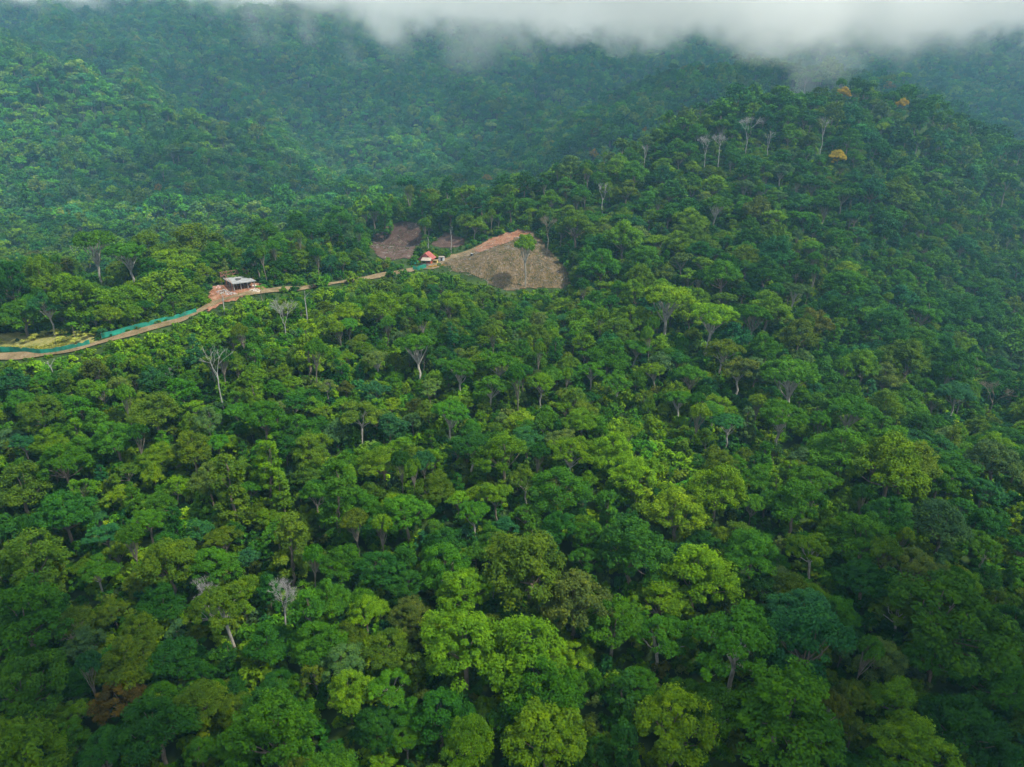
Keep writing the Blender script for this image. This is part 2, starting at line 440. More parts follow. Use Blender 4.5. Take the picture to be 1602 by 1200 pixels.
def make_tree(kind, seed, lod=0):
    """returns dict(crown=(V,Q,lv) or None, trunk=(V,Q), R, H)"""
    r = np.random.default_rng(seed * 101 + 5)
    s = (.21, .33, .70)[lod]; k = (120, 52, 15)[lod]; cf = (1.0, 1.12, 1.5)[lod]
    lines = []; lobes = []; u = r.uniform
    if kind == 'dome':
        R, Ht = 6.0, 14.0; m = r.integers(6, 10); a0 = u(0, 6.3); sk = r.normal(size=2) * .5
        for i in range(m):
            a = a0 + i * 6.283 / m + u(-.3, .3); q = R * u(.48, .66); rl = R * u(.3, .46)
            lobes.append((math.cos(a) * q + sk[0], math.sin(a) * q + sk[1], Ht - 3.6 - u(0, 2.4) - rl * .2, rl, rl * u(.7, .95)))
        for i in range(r.integers(2, 4)):
            a = u(0, 6.3); q = R * u(0, .3); rl = R * u(.36, .48)
            lobes.append((math.cos(a) * q + sk[0], math.sin(a) * q + sk[1], Ht - rl * .85 - u(0, 1.0), rl, rl * .85))
        for i in range(r.integers(3, 6)):      # stray lower boughs break the outline
            a = u(0, 6.3); q = R * u(.62, .92); rl = R * u(.13, .24)
            lobes.append((math.cos(a) * q + sk[0], math.sin(a) * q + sk[1], Ht - 5.2 - u(0, 3.2), rl, rl * u(.6, 1.0)))
        rc, dens, fk = .95 * cf, 1.0, (0, 0, 5.5); tr = (.34, .16); bark = 'd'
        C, RC = clumps_on(r, lobes, rc, dens)
    elif kind == 'open':
        R, Ht = 6.0, 15.0; m = r.integers(8, 12)
        for i in range(m):
            a = i * 2.4 + u(-.3, .3); q = R * math.sqrt((i + .5) / m) * .8; rl = R * u(.24, .35)
            lobes.append((math.cos(a) * q, math.sin(a) * q, Ht - 1.6 - (q / R) ** 2 * 3.6 - u(0, 2.6), rl, rl * u(.5, .75)))
        rc, dens, fk = .78 * cf, .85, (.3, .2, 7.0); tr = (.30, .16); bark = 'p'
        C, RC = clumps_on(r, lobes, rc, dens, -.15)
    elif kind == 'tall':
        R, Ht = 3.4, 15.0; m = r.integers(7, 10)
        for i in range(m):
            t = i / (m - 1); a = u(0, 6.3); q = u(.3, 1.5) * (1 - .5 * t); rl = (2.3 - .9 * t) * u(.75, 1.15)
            lobes.append((math.cos(a) * q, math.sin(a) * q, 3.5 + t * (Ht - 5), rl, rl * u(.8, 1.2)))
        rc, dens, fk = .72 * cf, .95, (0, 0, 4.0); tr = (.26, .12); bark = 'd'
        C, RC = clumps_on(r, lobes, rc, dens, -.6)
    elif kind == 'umbrella':
        R, Ht = 6.5, 15.0; m = r.integers(12, 16); q0 = u(0, 6.3)
        for i in range(m):
            a = q0 + i * 2.39996 + u(-.2, .2); q = (R - 1.7) * math.sqrt((i + .3) / m) * u(.92, 1.06); rl = u(1.5, 2.25)
            lobes.append((math.cos(a) * q, math.sin(a) * q, Ht - 1.2 - (q / R) ** 2 * 3.3 - u(0, .7), rl, rl * u(.55, .8)))
        rc, dens, fk = .68 * cf, 1.0, (u(-.5, .5), u(-.5, .5), u(6.2, 8.5)); tr = (.34, .20); bark = 'p'
        C, RC = clumps_on(r, lobes, rc, dens, -.1)
    elif kind == 'bush':
        R, Ht = 2.2, 2.6; m = r.integers(4, 7)
        for i in range(m):
            a = u(0, 6.3); q = u(.2, 1.3); rl = u(.7, 1.15)
            lobes.append((math.cos(a) * q, math.sin(a) * q, u(.5, 1.6), rl, rl))
        rc, dens = .5 * cf, .9
        C, RC = clumps_on(r, lobes, rc, dens, -.3)
        k = int(k * .5); s *= .95; lines = [([[0, 0, -.6], [0, 0, 1.2]], [.08, .04])]; fk = None
    if kind != 'bush':
        fk = np.array(fk, float)
        lines.append(limb(r, (0, 0, -2.5), fk, tr[0] * 1.15, tr[0], .03, 6))
        if lod < 2:
            for (a, b, c, rx, rz) in lobes:
                e = np.array([a, b, c + rz * .2])
                st = fk if kind != 'tall' else np.array([0, 0, max(2, c - 2.)])
                if kind in ('umbrella', 'open'):
                    base = fk - np.array([0, 0, u(0, 1.6)]); lines.append(limb(r, base, e, tr[1], .08, .10, 6))
                    for _ in range(2):
                        P = base + (e - base) * u(.45, .65); lines.append(limb(r, P, e + r.normal(size=3) * [.7, .7, .1] - [0, 0, rz * .4], .06, .02, .1, 4))
                else: lines.append(limb(r, st, e, tr[1], .05, .12, 5))
            if kind == 'tall': lines.append(limb(r, (0, 0, 4), (0, 0, Ht - 2), tr[0], .05, .03, 6))
        elif kind in ('umbrella', 'open'):
            for L in lobes[::2]: lines.append(limb(r, fk, L[:3], tr[1], .06, .1, 4))
    V, Q, lv = leaves(r, C, RC, k, s, flat=.75)
    # a hue drift across the crown
    lv = np.clip(lv + vnoise(V[::4, 0] + seed * 17., V[::4, 1], 2.6, seed) * .35, 0, 1)
    return dict(crown=(V, Q, lv), trunk=tubes(lines), R=R, H=Ht, bark=bark if kind != 'bush' else 'd')

def make_bare(seed, R=3.0, Ht=11.0, forks=3, vstart=.55):
    r = np.random.default_rng(seed * 31 + 3); lines = []
    def grow(a, d, L, rad, depth):
        b = a + d * L
        lines.append(limb(r, a, b, rad, rad * .6, .10, 5))
        if depth == 0: return
        for i in range(forks if depth > 1 else forks + 1):
            nd = d + r.normal(size=3) * np.array([.55, .55, .25]) + np.array([0, 0, .12]); nd /= np.linalg.norm(nd)
            s0 = a + (b - a) * r.uniform(.55, 1.0)
            grow(s0 if depth < 3 else b, nd, L * r.uniform(.5, .72), rad * .55, depth - 1)
    lines.append(limb(r, (0, 0, -2.5), (0, 0, Ht * vstart), .25, .16, .02, 6))
    for i in range(3):
        a = i * 2.1 + r.uniform(0, 1.5); sp_ = R / Ht * 1.3
        d = np.array([math.cos(a) * sp_, math.sin(a) * sp_, 1.0]); d /= np.linalg.norm(d)
        grow(np.array([0, 0, Ht * vstart - r.uniform(0, 1.2)]), d, Ht * .26, .10, 4 if forks >= 4 else 3)
    return tubes(lines, 4)

def make_palm(seed, Ht=6.5, nf=13, L=2.9, wl=.55, droop=1.0):
    r = np.random.default_rng(seed); V, Q, lv = [], [], []
    for i in range(nf):
        a = i * 2.4 + r.uniform(-.2, .2); el = r.uniform(.15, 1.1)
        t = np.linspace(0, 1, 9); dx = L * np.sin(t * 1.25) / 1.0 * math.cos(el) + .05; dz = L * (t * math.sin(el) * .9 - droop * .55 * t ** 2.2)
        P = np.stack([np.cos(a) * dx, np.sin(a) * dx, Ht + dz], 1)
        side = np.array([-math.sin(a), math.cos(a), 0])
        for j in range(8):
            for sg in (-1, 1):
                for h in (0, .5):
                    p = P[j] * (1 - h) + P[j + 1] * h; w = wl * math.sin(min(1, t[j] + .12 + h * .1) * 2.75) + .12
                    q = P[j + 1] - P[j]; q /= np.linalg.norm(q)
                    tip = p + side * sg * w + q * w * .55 - np.array([0, 0, w * .28])
                    b = len(V); V += [p - q * .055, p + q * .055, tip + q * .02, tip - q * .02]; Q.append((b, b + 1, b + 2, b + 3)); lv.append(r.random())
    tr = tubes([limb(r, (0, 0, -1.5), (0, 0, Ht), .17, .10, .03, 7)], 6)
    return dict(crown=(np.array(V), np.array(Q), np.array(lv)), trunk=tr, R=L, H=Ht + .6, bark='d')

def arr_mesh(name, V, Q, mat, lv=None):
    at = {'lv': ('FACE', 'FLOAT', np.asarray(lv, np.float32))} if lv is not None else None
    return mesh_obj(name, V, Q, mat, None, link=False, attrs=at)

PROTO = {}
def proto(kind, i):
    key = (kind, i)
    if key not in PROTO:
        t = make_tree(kind, i + 40, 0) if kind in ('dome', 'open', 'tall', 'umbrella') else make_palm(i + 3)
        PROTO[key] = (arr_mesh('crown', *t['crown'][:2], LEAF, t['crown'][2]), arr_mesh('trunk', *t['trunk'], (BARK if i < 2 or (kind == 'umbrella' and i < 3) else BARKM) if t['bark'] == 'p' else BARKD), t)
    return PROTO[key]
NVAR = {'dome': 8, 'open': 4, 'tall': 4, 'umbrella': 6, 'palm': 2}

TINT = {'green': (.043, .138, .008), 'dark green': (.022, .090, .011), 'blue-green': (.025, .108, .032), 'grey-green': (.052, .115, .036),
        'yellow-green': (.080, .172, .006), 'lime green': (.100, .205, .006), 'olive': (.066, .126, .009), 'rusty brown': (.080, .060, .010),
        'orange': (.36, .25, .012), 'pale green': (.090, .160, .032), 'brownish green': (.072, .100, .014), 'grey': (.19, .19, .17)}

RAWTREES = []      # every tree as data first: x, y, R, kind, colour, explicit?
def road_D(px):
    return float(np.interp(px, [q[0] for q in ROAD_PX], RDD))
RDD = [hit(*q)[1] for q in ROAD_PX]
def add_px(px, py, wpx, kind, colour, special=None, hmul=1.0):
    if special in ('behind', 'lone'): return add_fixed(px, py, wpx, kind, colour, special)
    if special in ('twinl', 'twinr'): hmul = 1.0
    return add_free(px, py, wpx, kind, colour, special, hmul)
def add_fixed(px, py, wpx, kind, colour, special):
    R0 = {'dome': 6., 'open': 6., 'tall': 3.4, 'umbrella': 6.5}[kind]
    if special == 'lone':
        g, D = hit(822, 449); R = wpx * D / F / 2; sz = (449 - 371) * D / F / (15. * .97)
    else:
        D = road_D(px) + wpx * 250 / F / 2 * .9 + 4 + max(0, 455 - py) * .55
        u, v = (px - CX) / F, (CY - py) / F
        g = G(u * D, D * (cp + v * sp)); R = wpx * D / F / 2
        up = CZ + D * (-sp + v * cp) - g.z; sz = min(max(up / (.68 * 14), .7), 2.0)
        if kind == 'dome': sz = max(sz, R / 6 * .95)
        sink = max(0, .68 * 14 * sz - up)
        g.z -= sink; R *= 1.04
    RAWTREES.append(dict(x=g.x, y=g.y, R=R, kind=kind, col=colour, special=special, D=D, hm=sz * R0 / R, exp=True, sink=0 if special == 'lone' else sink)); return RAWTREES[-1]
def add_free(px, py, wpx, kind, colour, special=None, hmul=1.0):
    """crown centre at the pixel, crown width in photo pixels"""
    R = 6.0
    for _ in range(4):
        S = R / {'dome': 6., 'open': 6., 'tall': 3.4, 'umbrella': 6.5, 'palm': 2.9, 'bare': 3.}[kind]
        up = {'dome': 10.0, 'open': 12, 'tall': 9, 'umbrella': 13, 'palm': 6.6, 'bare': 9}[kind] * S * hmul
        g, D = hit(px, py, up)
        R = wpx * D / F / 2
    RAWTREES.append(dict(x=g.x, y=g.y, R=R, kind=kind, col=colour, special=special, D=D, hm=hmul, exp=True))
    return RAWTREES[-1]

SPEC = """
30 960 130 dome green;40 1065 120 dome green;5 1180 160 dome lime;205 1032 92 dome olive;190 1092 72 dome rusty;245 1130 115 dome blue;310 1090 80 dome olive
350 935 105 open olive;262 878 90 dome olive;150 885 66 open green;58 870 110 dome olive;95 800 90 dome dark;425 1150 140 dome green;545 1080 78 dome yellow;608 1062 72 open green
530 880 66 dome green;590 1135 70 dome dark;735 1000 130 dome yellow;800 1010 130 dome yellow;850 1075 120 dome green;740 1150 90 dome yellow;690 1110 90 dome dark;850 1150 130 dome yellow
830 870 130 dome olive;900 930 110 dome brownish;960 980 100 dome green;990 850 110 dome blue;1030 985 92 open green;1090 890 110 dome yellow;1150 980 150 open green;1220 1090 160 dome green;1060 1130 130 dome yellow
1265 950 90 dome bluegreen;1412 948 76 open olive;1490 960 165 dome green;1375 1022 78 dome pale;1462 1025 86 dome deep;1330 1085 62 dome olive;1275 850 76 open yellow;1355 835 92 dome green
1480 815 95 dome grey;1545 850 60 open green;1500 1120 120 dome blue;1570 1060 90 dome green;1400 1090 80 dome yellow;1450 1160 110 lime dome;1350 900 80 dome dark
640 960 70 dome brownish;420 1000 70 dome dark;130 1000 60 dome grey;480 960 60 tall green;360 760 60 tall olive;560 640 70 open olive;500 1000 80 dome green
1280 745 76 umbrella green;1320 700 90 dome green;1560 715 78 dome grey;1400 690 80 dome green;1420 720 90 dome olive;1225 640 74 umbrella green;1330 635 86 umbrella green;1500 610 62 umbrella bluegreen
1245 578 95 umbrella green;1045 460 86 umbrella lime twinl;1114 488 80 umbrella lime twinr;652 537 72 umbrella green;589 557 44 umbrella pale;718 572 56 umbrella green;845 592 52 umbrella yellow
778 560 62 open green;765 598 56 open green;992 540 44 umbrella green;1026 575 42 umbrella yellow;735 690 70 umbrella blue;700 640 62 umbrella green;822 745 56 open olive;742 800 62 umbrella green
1064 622 48 umbrella green;1117 638 46 umbrella green;1142 660 54 umbrella bluegreen;966 592 50 open green;925 575 44 open green;1243 450 44 umbrella grey;1122 315 48 umbrella green
1222 262 38 open grey;827 382 40 umbrella lime lone;880 760 84 dome green;890 700 70 open yellow;1000 740 70 dome lime;1060 800 90 dome lime;960 700 70 dome lime;1160 570 62 open brownish
1130 540 60 open olive;600 480 60 dome yellow;560 475 44 dome green;700 475 50 dome yellow;480 540 46 tall lime;512 600 34 open pale;545 490 50 dome lime;640 472 46 dome lime
245 470 122 dome yellow behind;296 466 62 dome yellow behind;196 474 80 dome yellow behind;148 482 88 dome yellow behind;110 455 60 dome yellow behind;36 490 62 dome green behind;75 480 50 open bluegreen behind
268 415 74 dome yellow behind;300 378 84 dome olive behind;330 405 54 dome dark behind;200 408 64 umbrella green behind;150 395 60 umbrella green behind;60 430 54 dome yellow behind;15 440 50 dome dark behind
232 388 60 dome olive behind;385 395 62 dome dark behind;440 385 54 dome green behind;500 400 50 dome dark behind;540 375 46 dome green behind;600 335 30 tall green;660 312 26 tall dark;700 305 28 tall dark
410 365 52 dome green behind;470 355 46 dome dark behind;530 345 44 dome green behind;455 420 40 dome green behind;488 428 22 dome lime behind;525 405 40 open yellow behind
1245 780 90 dome green;1180 850 80 dome green;1120 760 90 dome lime;1420 560 80 dome olive;1380 500 70 dome blue;1250 520 60 dome olive;1200 480 64 dome yellow;1130 430 60 dome green
1320 440 60 dome green;1500 480 60 dome blue;1010 400 56 dome green;940 410 60 dome green;1170 400 50 dome olive;930 240 20 dome orange;760 279 18 dome orange;1312 243 26 dome orange;1165 320 36 dome green
1390 140 18 dome orange;1320 129 22 dome orange;858 243 12 dome orange;1012 202 14 dome orange;1415 160 18 dome orange;940 470 40 dome orange_
636 800 80 dome green;300 700 70 dome olive;410 650 70 dome green;240 640 70 dome olive;180 680 66 dome green;100 720 80 dome green;60 640 66 dome olive;30 760 90 dome olive;330 880 70 dome green
450 850 60 tall olive;520 780 70 tall green;590 880 70 dome dark;700 880 80 dome green;680 760 60 dome olive;600 720 66 dome yellow;480 700 60 dome olive;415 720 50 tall yellow"""
CN = dict(green='green', lime='lime green', olive='olive', rusty='rusty brown', blue='dark green', dark='dark green', yellow='yellow-green', brownish='brownish green',
          bluegreen='blue-green', pale='pale green', deep='green', grey='grey-green', orange='orange')
for tk in SPEC.replace('\n', ';').split(';'):
    w = tk.split()
    if len(w) < 5 or w[4].endswith('_'): continue
    if w[3] == 'lime' and len(w) == 5: w[3], w[4] = w[4], w[3]
    add_px(float(w[0]), float(w[1]), float(w[2]), w[3], CN[w[4]], w[5] if len(w) > 5 else None)
for px, py, w in ((983, 672, 34), (408, 448, 26), (112, 508, 26)):
    add_px(px, py, w, 'palm', 'pale green' if w != 26 else 'green', 'palm')

# protected outlines seen past the trees (what stands on the ridge stays in view)
PM = np.zeros((600, 801)); pyg, pxg = np.mgrid[0:600, 0:801] * 2.0
def protect(poly, D): PM[inside(poly, pxg, pyg)] = D
rd_up = [(x, y - 4) for x, y in ROAD_PX]; rd_dn = [(x, y + 3) for x, y in ROAD_PX][::-1]
for i in range(len(ROAD_PX) - 1):
    a, b = ROAD_PX[i], ROAD_PX[i + 1]
    protect([(a[0], a[1] - 4), (b[0], b[1] - 4), (b[0], b[1] + 3), (a[0], a[1] + 3)], hit(*a)[1])
for pl in (CLR1, CLR2, GRASSY, YARD, HYARD, CLR3): protect(pl, np.mean([hit(*p)[1] for p in pl]))
FEN1 = [(-60, 549), (0, 551), (20, 551), (42, 552), (65, 555), (85, 553), (105, 549), (125, 544), (141, 540)]
FEN2 = [(159, 530), (180, 525), (200, 519), (225, 513), (250, 506), (280, 499), (308, 490)]
for fl in (FEN1, FEN2):
    for a, b in zip(fl[:-1], fl[1:]): protect([(a[0], a[1] - 11), (b[0], b[1] - 11), (b[0], b[1]), (a[0], a[1])], hit(*a)[1])
protect([(338, 418), (404, 418), (406, 462), (338, 470)], 268)
protect([(640, 388), (704, 388), (704, 426), (640, 426)], 322)
for t in RAWTREES:
    if t['col'] == 'orange':
        a0, b0, D_ = to_px(t['x'], t['y'], float(H(t['x'], t['y'])) + 10 * t['R'] / 6); w_ = F * t['R'] / D_
        protect([(a0 - w_, b0 - w_), (a0 + w_, b0 - w_), (a0 + w_, b0 + w_ * .4), (a0 - w_, b0 + w_ * .4)], D_)
for t in RAWTREES:          # keep the pale trunks of the single trees in view
    if t['kind'] in ('umbrella', 'open') and t['exp']:
        R0 = {'umbrella': 6.5, 'open': 6.}[t['kind']]; Ht_ = 15. * t['R'] / R0 * t['hm']; z_ = float(H(t['x'], t['y']))
        a0, b0, D_ = to_px(t['x'], t['y'], z_ + Ht_); _, b1, _ = to_px(t['x'], t['y'], z_ + Ht_ * (.0 if t['special'] == 'lone' else .36)); w_ = F * t['R'] / D_ * .55
        protect([(a0 - w_, b0 + 4), (a0 + w_, b0 + 4), (a0 + w_ * .5, b1), (a0 - w_ * .5, b1)], D_)
BARE_BOX = [(335, 548, 44, 80), (144, 392, 46, 40), (441, 468, 44, 50), (944, 285, 36, 38), (857, 346, 18, 40), (1172, 185, 26, 45), (440, 912, 42, 80), (318, 902, 44, 50), (348, 462, 10, 30), (478, 470, 8, 38), (1172, 185, 24, 45), (1105, 215, 14, 34), (1128, 212, 14, 34), (1290, 190, 14, 44), (1205, 205, 12, 30), (1560, 600, 40, 40), (1010, 226, 12, 24)]
for a0, b0, w_, h_ in BARE_BOX:
    protect([(a0 - w_ / 2, b0), (a0 + w_ / 2, b0), (a0 + w_ / 4, b0 + h_), (a0 - w_ / 4, b0 + h_)], hit(a0, b0 + h_ * .9, 3)[1])
GP = [g_clr1, g_clr2, g_clr3, g_yard, g_hy, g_gr]
def on_open(x, y, mrg=1.0):
    x, y = np.asarray(x, float), np.asarray(y, float)
    bad = np.zeros(x.shape, bool)
    for g in GP:
        for dx, dy in ((0, 0), (mrg, 0), (-mrg, 0), (0, mrg), (0, -mrg)): bad |= inside(g, x + dx, y + dy)
    R2 = np.array([(p.x, p.y) for p in rp])
    shp = x.shape; xf, yf = x.ravel(), y.ravel(); rb = np.zeros(len(xf), bool)
    near = (yf > 180) & (yf < 380) & (xf < 60) & (xf > -260)
    ii = np.nonzero(near)[0]
    for s0 in range(0, len(ii), 4000):
        j = ii[s0:s0 + 4000]
        rb[j] = (((xf[j][:, None] - R2[:, 0]) ** 2 + (yf[j][:, None] - R2[:, 1]) ** 2).min(1) < (2.0 + mrg) ** 2)
    return bad | rb.reshape(shp)
def blocks(x, y, R, Ht):
    """true where something of that size would stand in front of a protected outline"""
    z = H(x, y); bad = np.zeros(np.shape(x), bool)
    for fx, fz in [(a_, b_) for a_ in (-.85, -.4, 0, .4, .85) for b_ in np.linspace(.15, 1.04, 11)]:
        a, b, D = to_px(x + R * fx, y, z + Ht * fz)
        i, j = np.round(b / 2).astype(int), np.round(a / 2).astype(int)
        ok = (i >= 0) & (i < 600) & (j >= 0) & (j < 801) & (D > 0)
        m = np.where(ok, PM[np.clip(i, 0, 599), np.clip(j, 0, 800)], 0)
        bad |= m > D - .5
    return bad

# fill the front hillside: trees by dart throwing
cell = {}
def too_close(x, y, R, f=.67):
    ci, cj = int(x // 12), int(y // 12)
    for a in range(ci - 1, ci + 2):
        for b in range(cj - 1, cj + 2):
            for (u_, v_, r_) in cell.get((a, b), ()):
                if (x - u_) ** 2 + (y - v_) ** 2 < (f * (R + r_)) ** 2: return True
    return False
def put(x, y, R): cell.setdefault((int(x // 12), int(y // 12)), []).append((x, y, R))
for t in RAWTREES: put(t['x'], t['y'], t['R'])
rs = np.random.default_rng(21)
cand = []
for mean, count in ((6.2, 1300), (4.6, 7000), (3.3, 26000), (2.4, 26000)):
    yy = np.sqrt(rs.random(count)) * 545 + 12; xx = (rs.random(count) * 2 - 1) * (yy * .86 + 55)
    RR = mean * np.exp(rs.normal(size=count) * .14)
    cand.append(np.stack([xx, yy, RR], 1))
cand = np.concatenate(cand)
cx_, cy_, cr_ = cand.T
_, _, cD = to_px(cx_, cy_, H(cx_, cy_))
ok = ~on_open(cx_, cy_, 3.0) & ~blocks(cx_, cy_, cr_ * 1.05, np.maximum(cr_ * 3.0, 9.0))
# low vine-covered scrub with few trees
pxc, pyc, _ = to_px(cx_, cy_, H(cx_, cy_))
SCRUB = [[(930, 640), (1000, 630), (1080, 700), (1110, 780), (1100, 860), (1040, 850), (960, 780)], [(500, 445), (700, 430), (760, 470), (640, 500), (500, 500)], [(0, 570), (250, 520), (340, 500), (420, 480), (430, 530), (200, 600), (0, 620)],
         [(1490, 560), (1540, 570), (1560, 620), (1520, 610)], [(700, 440), (900, 460), (900, 500), (720, 480)]]
scr = np.zeros(len(cx_), bool)
for s_ in SCRUB: scr |= inside(s_, pxc, pyc)
SMALL = [[(0, 600), (560, 550), (700, 640), (600, 840), (300, 900), (0, 780)], [(500, 480), (900, 480), (900, 640), (600, 640)]]
for s_ in SMALL: ok &= ~(inside(s_, pxc, pyc) & (cr_ > 4.3))
ok &= ~(scr & (cr_ > 3.0)); ok &= ~(scr & (rs.random(len(cx_)) < .75))
COLS = ['green', 'dark green', 'blue-green', 'yellow-green', 'olive', 'lime green', 'grey-green', 'pale green', 'brownish green']
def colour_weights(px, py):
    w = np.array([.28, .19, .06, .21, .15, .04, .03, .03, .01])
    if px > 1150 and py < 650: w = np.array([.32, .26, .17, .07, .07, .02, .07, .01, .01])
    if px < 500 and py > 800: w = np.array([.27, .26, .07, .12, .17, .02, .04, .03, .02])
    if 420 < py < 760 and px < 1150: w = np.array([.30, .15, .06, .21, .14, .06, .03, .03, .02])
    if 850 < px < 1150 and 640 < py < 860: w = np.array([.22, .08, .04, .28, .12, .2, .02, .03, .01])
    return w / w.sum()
order = [i for i in range(len(cx_)) if ok[i]]
for i in order:
    x, y, R = cx_[i], cy_[i], cr_[i]
    if too_close(x, y, R): continue
    put(x, y, R)
    q = rs.random()
    kind = 'dome' if q < .60 else ('open' if q < .75 else ('tall' if q < .94 else 'umbrella'))
    if R > 5.2 and kind in ('tall',): kind = 'dome'
    pole = R < 3.4 and rs.random() < .10
    if pole and blocks(np.array([x]), np.array([y]), R, 17.)[0]: pole = False
    if pole: kind = 'umbrella'
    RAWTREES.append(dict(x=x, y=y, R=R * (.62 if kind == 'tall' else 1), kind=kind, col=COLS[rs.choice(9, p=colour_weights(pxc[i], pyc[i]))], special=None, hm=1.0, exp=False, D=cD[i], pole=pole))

# choose the trees that show largest: they are things of their own, the rest is the forest
CAN = {'dome': (6., 14.), 'open': (6., 15.), 'tall': (3.4, 15.), 'umbrella': (6.5, 15.), 'palm': (2.9, 7.)}
for t in RAWTREES:
    R0, H0 = CAN[t['kind']]
    s_ = t['R'] / R0; t['sz'] = s_ * t['hm'] if t['exp'] else max(s_, .42) * rs.uniform(.85, 1.2) if t['kind'] != 'tall' else s_ * rs.uniform(.8, 1.1)
    if t['R'] < 3 and not t['exp'] and t['kind'] != 'tall': t['sz'] = max(s_, .4) * rs.uniform(.9, 1.3)
    if t.get('pole'): t['sz'] = rs.uniform(.75, 1.1)
    t['z'] = float(H(t['x'], t['y'])) - t.get('sink', 0); t['top'] = H0 * t['sz']
    a, b, D = to_px(t['x'], t['y'], t['z'] + t['top'] * .72)
    t['px'], t['py'], t['D'] = float(a), float(b), float(D)
    inf = -10 < a < 1612 and 90 < b < 1225
    t['show'] = (F * t['R'] / D) if inf else 0
    if t['exp']: t['show'] += 500 if inf else 0
    if not t['exp'] and (b > 1190 or a < 15 or a > 1590): t['show'] *= .6
# hidden ones: top of crown behind a nearer larger crown
DD = np.array([[t['px'], t['py'], t['D'], F * t['R'] / t['D'], t['top'] * F / t['D']] for t in RAWTREES])
for i, t in enumerate(RAWTREES):
    if t['show'] <= 0 or t['exp']: continue
    m = (DD[:, 2] < t['D'] - 1) & (np.abs(DD[:, 0] - t['px']) < DD[:, 3] * .7) & (DD[:, 1] - t['py'] < DD[:, 4] * .12 + 2) & (DD[:, 1] - t['py'] > -DD[:, 4] * .45)
    if m.any(): t['show'] *= .25
RAWTREES.sort(key=lambda t: -t['show'])
NIND = 300
IND = [t for t in RAWTREES[:NIND] if t['show'] > 0]; REST = RAWTREES[len(IND):]

# ---- labels: colour, form and where it stands, unique for each
SHAPE = {'dome': 'round crowned', 'open': 'loose crowned', 'tall': 'slender leafy', 'umbrella': 'flat topped', 'palm': 'feathery'}
LM = [(1045, 462, 'twin umbrella trees'), (827, 382, 'lone tree on the bare slope'), (190, 1092, 'rusty brown tree'), (440, 940, 'lower left leafless tree'),
      (335, 590, 'forked white dead tree'), (375, 440, 'concrete frame'), (668, 402, 'red roofed house'), (800, 430, 'bare brown slope'), (232, 512, 'upper green fence'), (70, 548, 'lower green fence'),
      (983, 672, 'palm on the slope'), (600, 375, 'purple brown scar'), (440, 490, 'silver grey dead tree'), (1310, 243, 'orange tree below the summit')]
def direction(dx, dy):
    h = 'right' if dx > 0 else 'left'; v = 'below' if dy > 0 else 'above'
    if abs(dx) > 2.2 * abs(dy): return 'just %s of the' % h
    if abs(dy) > 2.2 * abs(dx): return '%s the' % v
    return '%s and %s of the' % (v, h)
def zone(px, py):
    v = 'bottom edge' if py > 1110 else ('lower part' if py > 900 else ('middle' if py > 680 else ('mid slope' if py > 520 else ('upper slope' if py > 380 else 'ridge top'))))
    h = ['far left', 'left', 'centre left', 'centre', 'centre right', 'right', 'far right'][min(6, max(0, int(px / 229)))]
    return v, h
ORD = ['first', 'second', 'third', 'fourth', 'fifth', 'sixth', 'seventh', 'eighth', 'ninth', 'tenth', 'eleventh', 'twelfth']
used = set()
def size_word(t):
    w = t['show'] - (500 if t['exp'] else 0)
    return 'huge' if w > 62 else ('broad' if w > 46 else ('mid-sized' if w > 30 else 'small'))
def labels_for(ts):
    groups = {}
    for t in ts: groups.setdefault((t['col'], t['kind'], zone(t['px'], t['py'])), []).append(t)
    for g in groups.values(): g.sort(key=lambda t: t['px'])
    for t in ts:
        lab = None
        cands = sorted(((t['px'] - a) ** 2 + (t['py'] - b) ** 2, a, b, nme) for a, b, nme in LM)
        d2, a, b, nme = cands[0]
        if 18 ** 2 < d2 < 110 ** 2:
            lab = '%s %s %s tree %s %s' % (size_word(t), t['col'], SHAPE[t['kind']], direction(t['px'] - a, t['py'] - b), nme)
        if lab is None or lab in used:
            g = groups[(t['col'], t['kind'], zone(t['px'], t['py']))]; v, h = zone(t['px'], t['py'])
            lab = '%s %s %s tree at the %s, %s' % (size_word(t), t['col'], SHAPE[t['kind']], v, h)
            if len(g) > 1: lab += ', %s from the left' % ORD[min(11, g.index(t))]
        t['label'] = lab; used.add(lab)
labels_for(IND)

def place_tree(t, label=None, cat='tree', group=None):
    kind = t['kind']; vi = int(rs.integers(NVAR[kind])) if not t['special'] == 'twinl' else 1
    if kind == 'umbrella' and not t['special'] == 'twinl': vi = int(rs.integers(3)) if t['exp'] or t.get('pole') else 3 + int(rs.integers(3))
    if kind == 'open': vi = int(rs.integers(2)) if t['exp'] else 2 + int(rs.integers(2))
    cr0, tk0, _ = proto(kind, vi)
    nm = {'dome': 'broadleaf_tree', 'open': 'open_crown_tree', 'tall': 'vine_covered_tree', 'umbrella': 'umbrella_tree', 'palm': 'palm_tree'}[kind]
    R0, H0 = CAN[kind]
    e = empty(nm, (t['x'], t['y'], t['z']), rs.uniform(0, 6.283))
    ex = rs.uniform(.88, 1.14) if not t['special'] else 1.0; e.scale = (t['R'] / R0 * ex, t['R'] / R0 / ex, t['sz'])
    if not t['special']: e.rotation_euler = (rs.uniform(-.11, .11), rs.uniform(-.11, .11), e.rotation_euler[2])
    tag(e, label or t['label'], cat, group)
    c = cr0.copy(); c.name = 'crown'; col.objects.link(c); c.parent = e
    b = np.array(TINT[t['col']]) * rs.uniform(.82, 1.2) * np.array([rs.uniform(.88, 1.14), 1, rs.uniform(.8, 1.25)])
    c.color = (*b, 1)
    k = tk0.copy(); k.name = 'trunk'; col.objects.link(k); k.parent = e
    return e
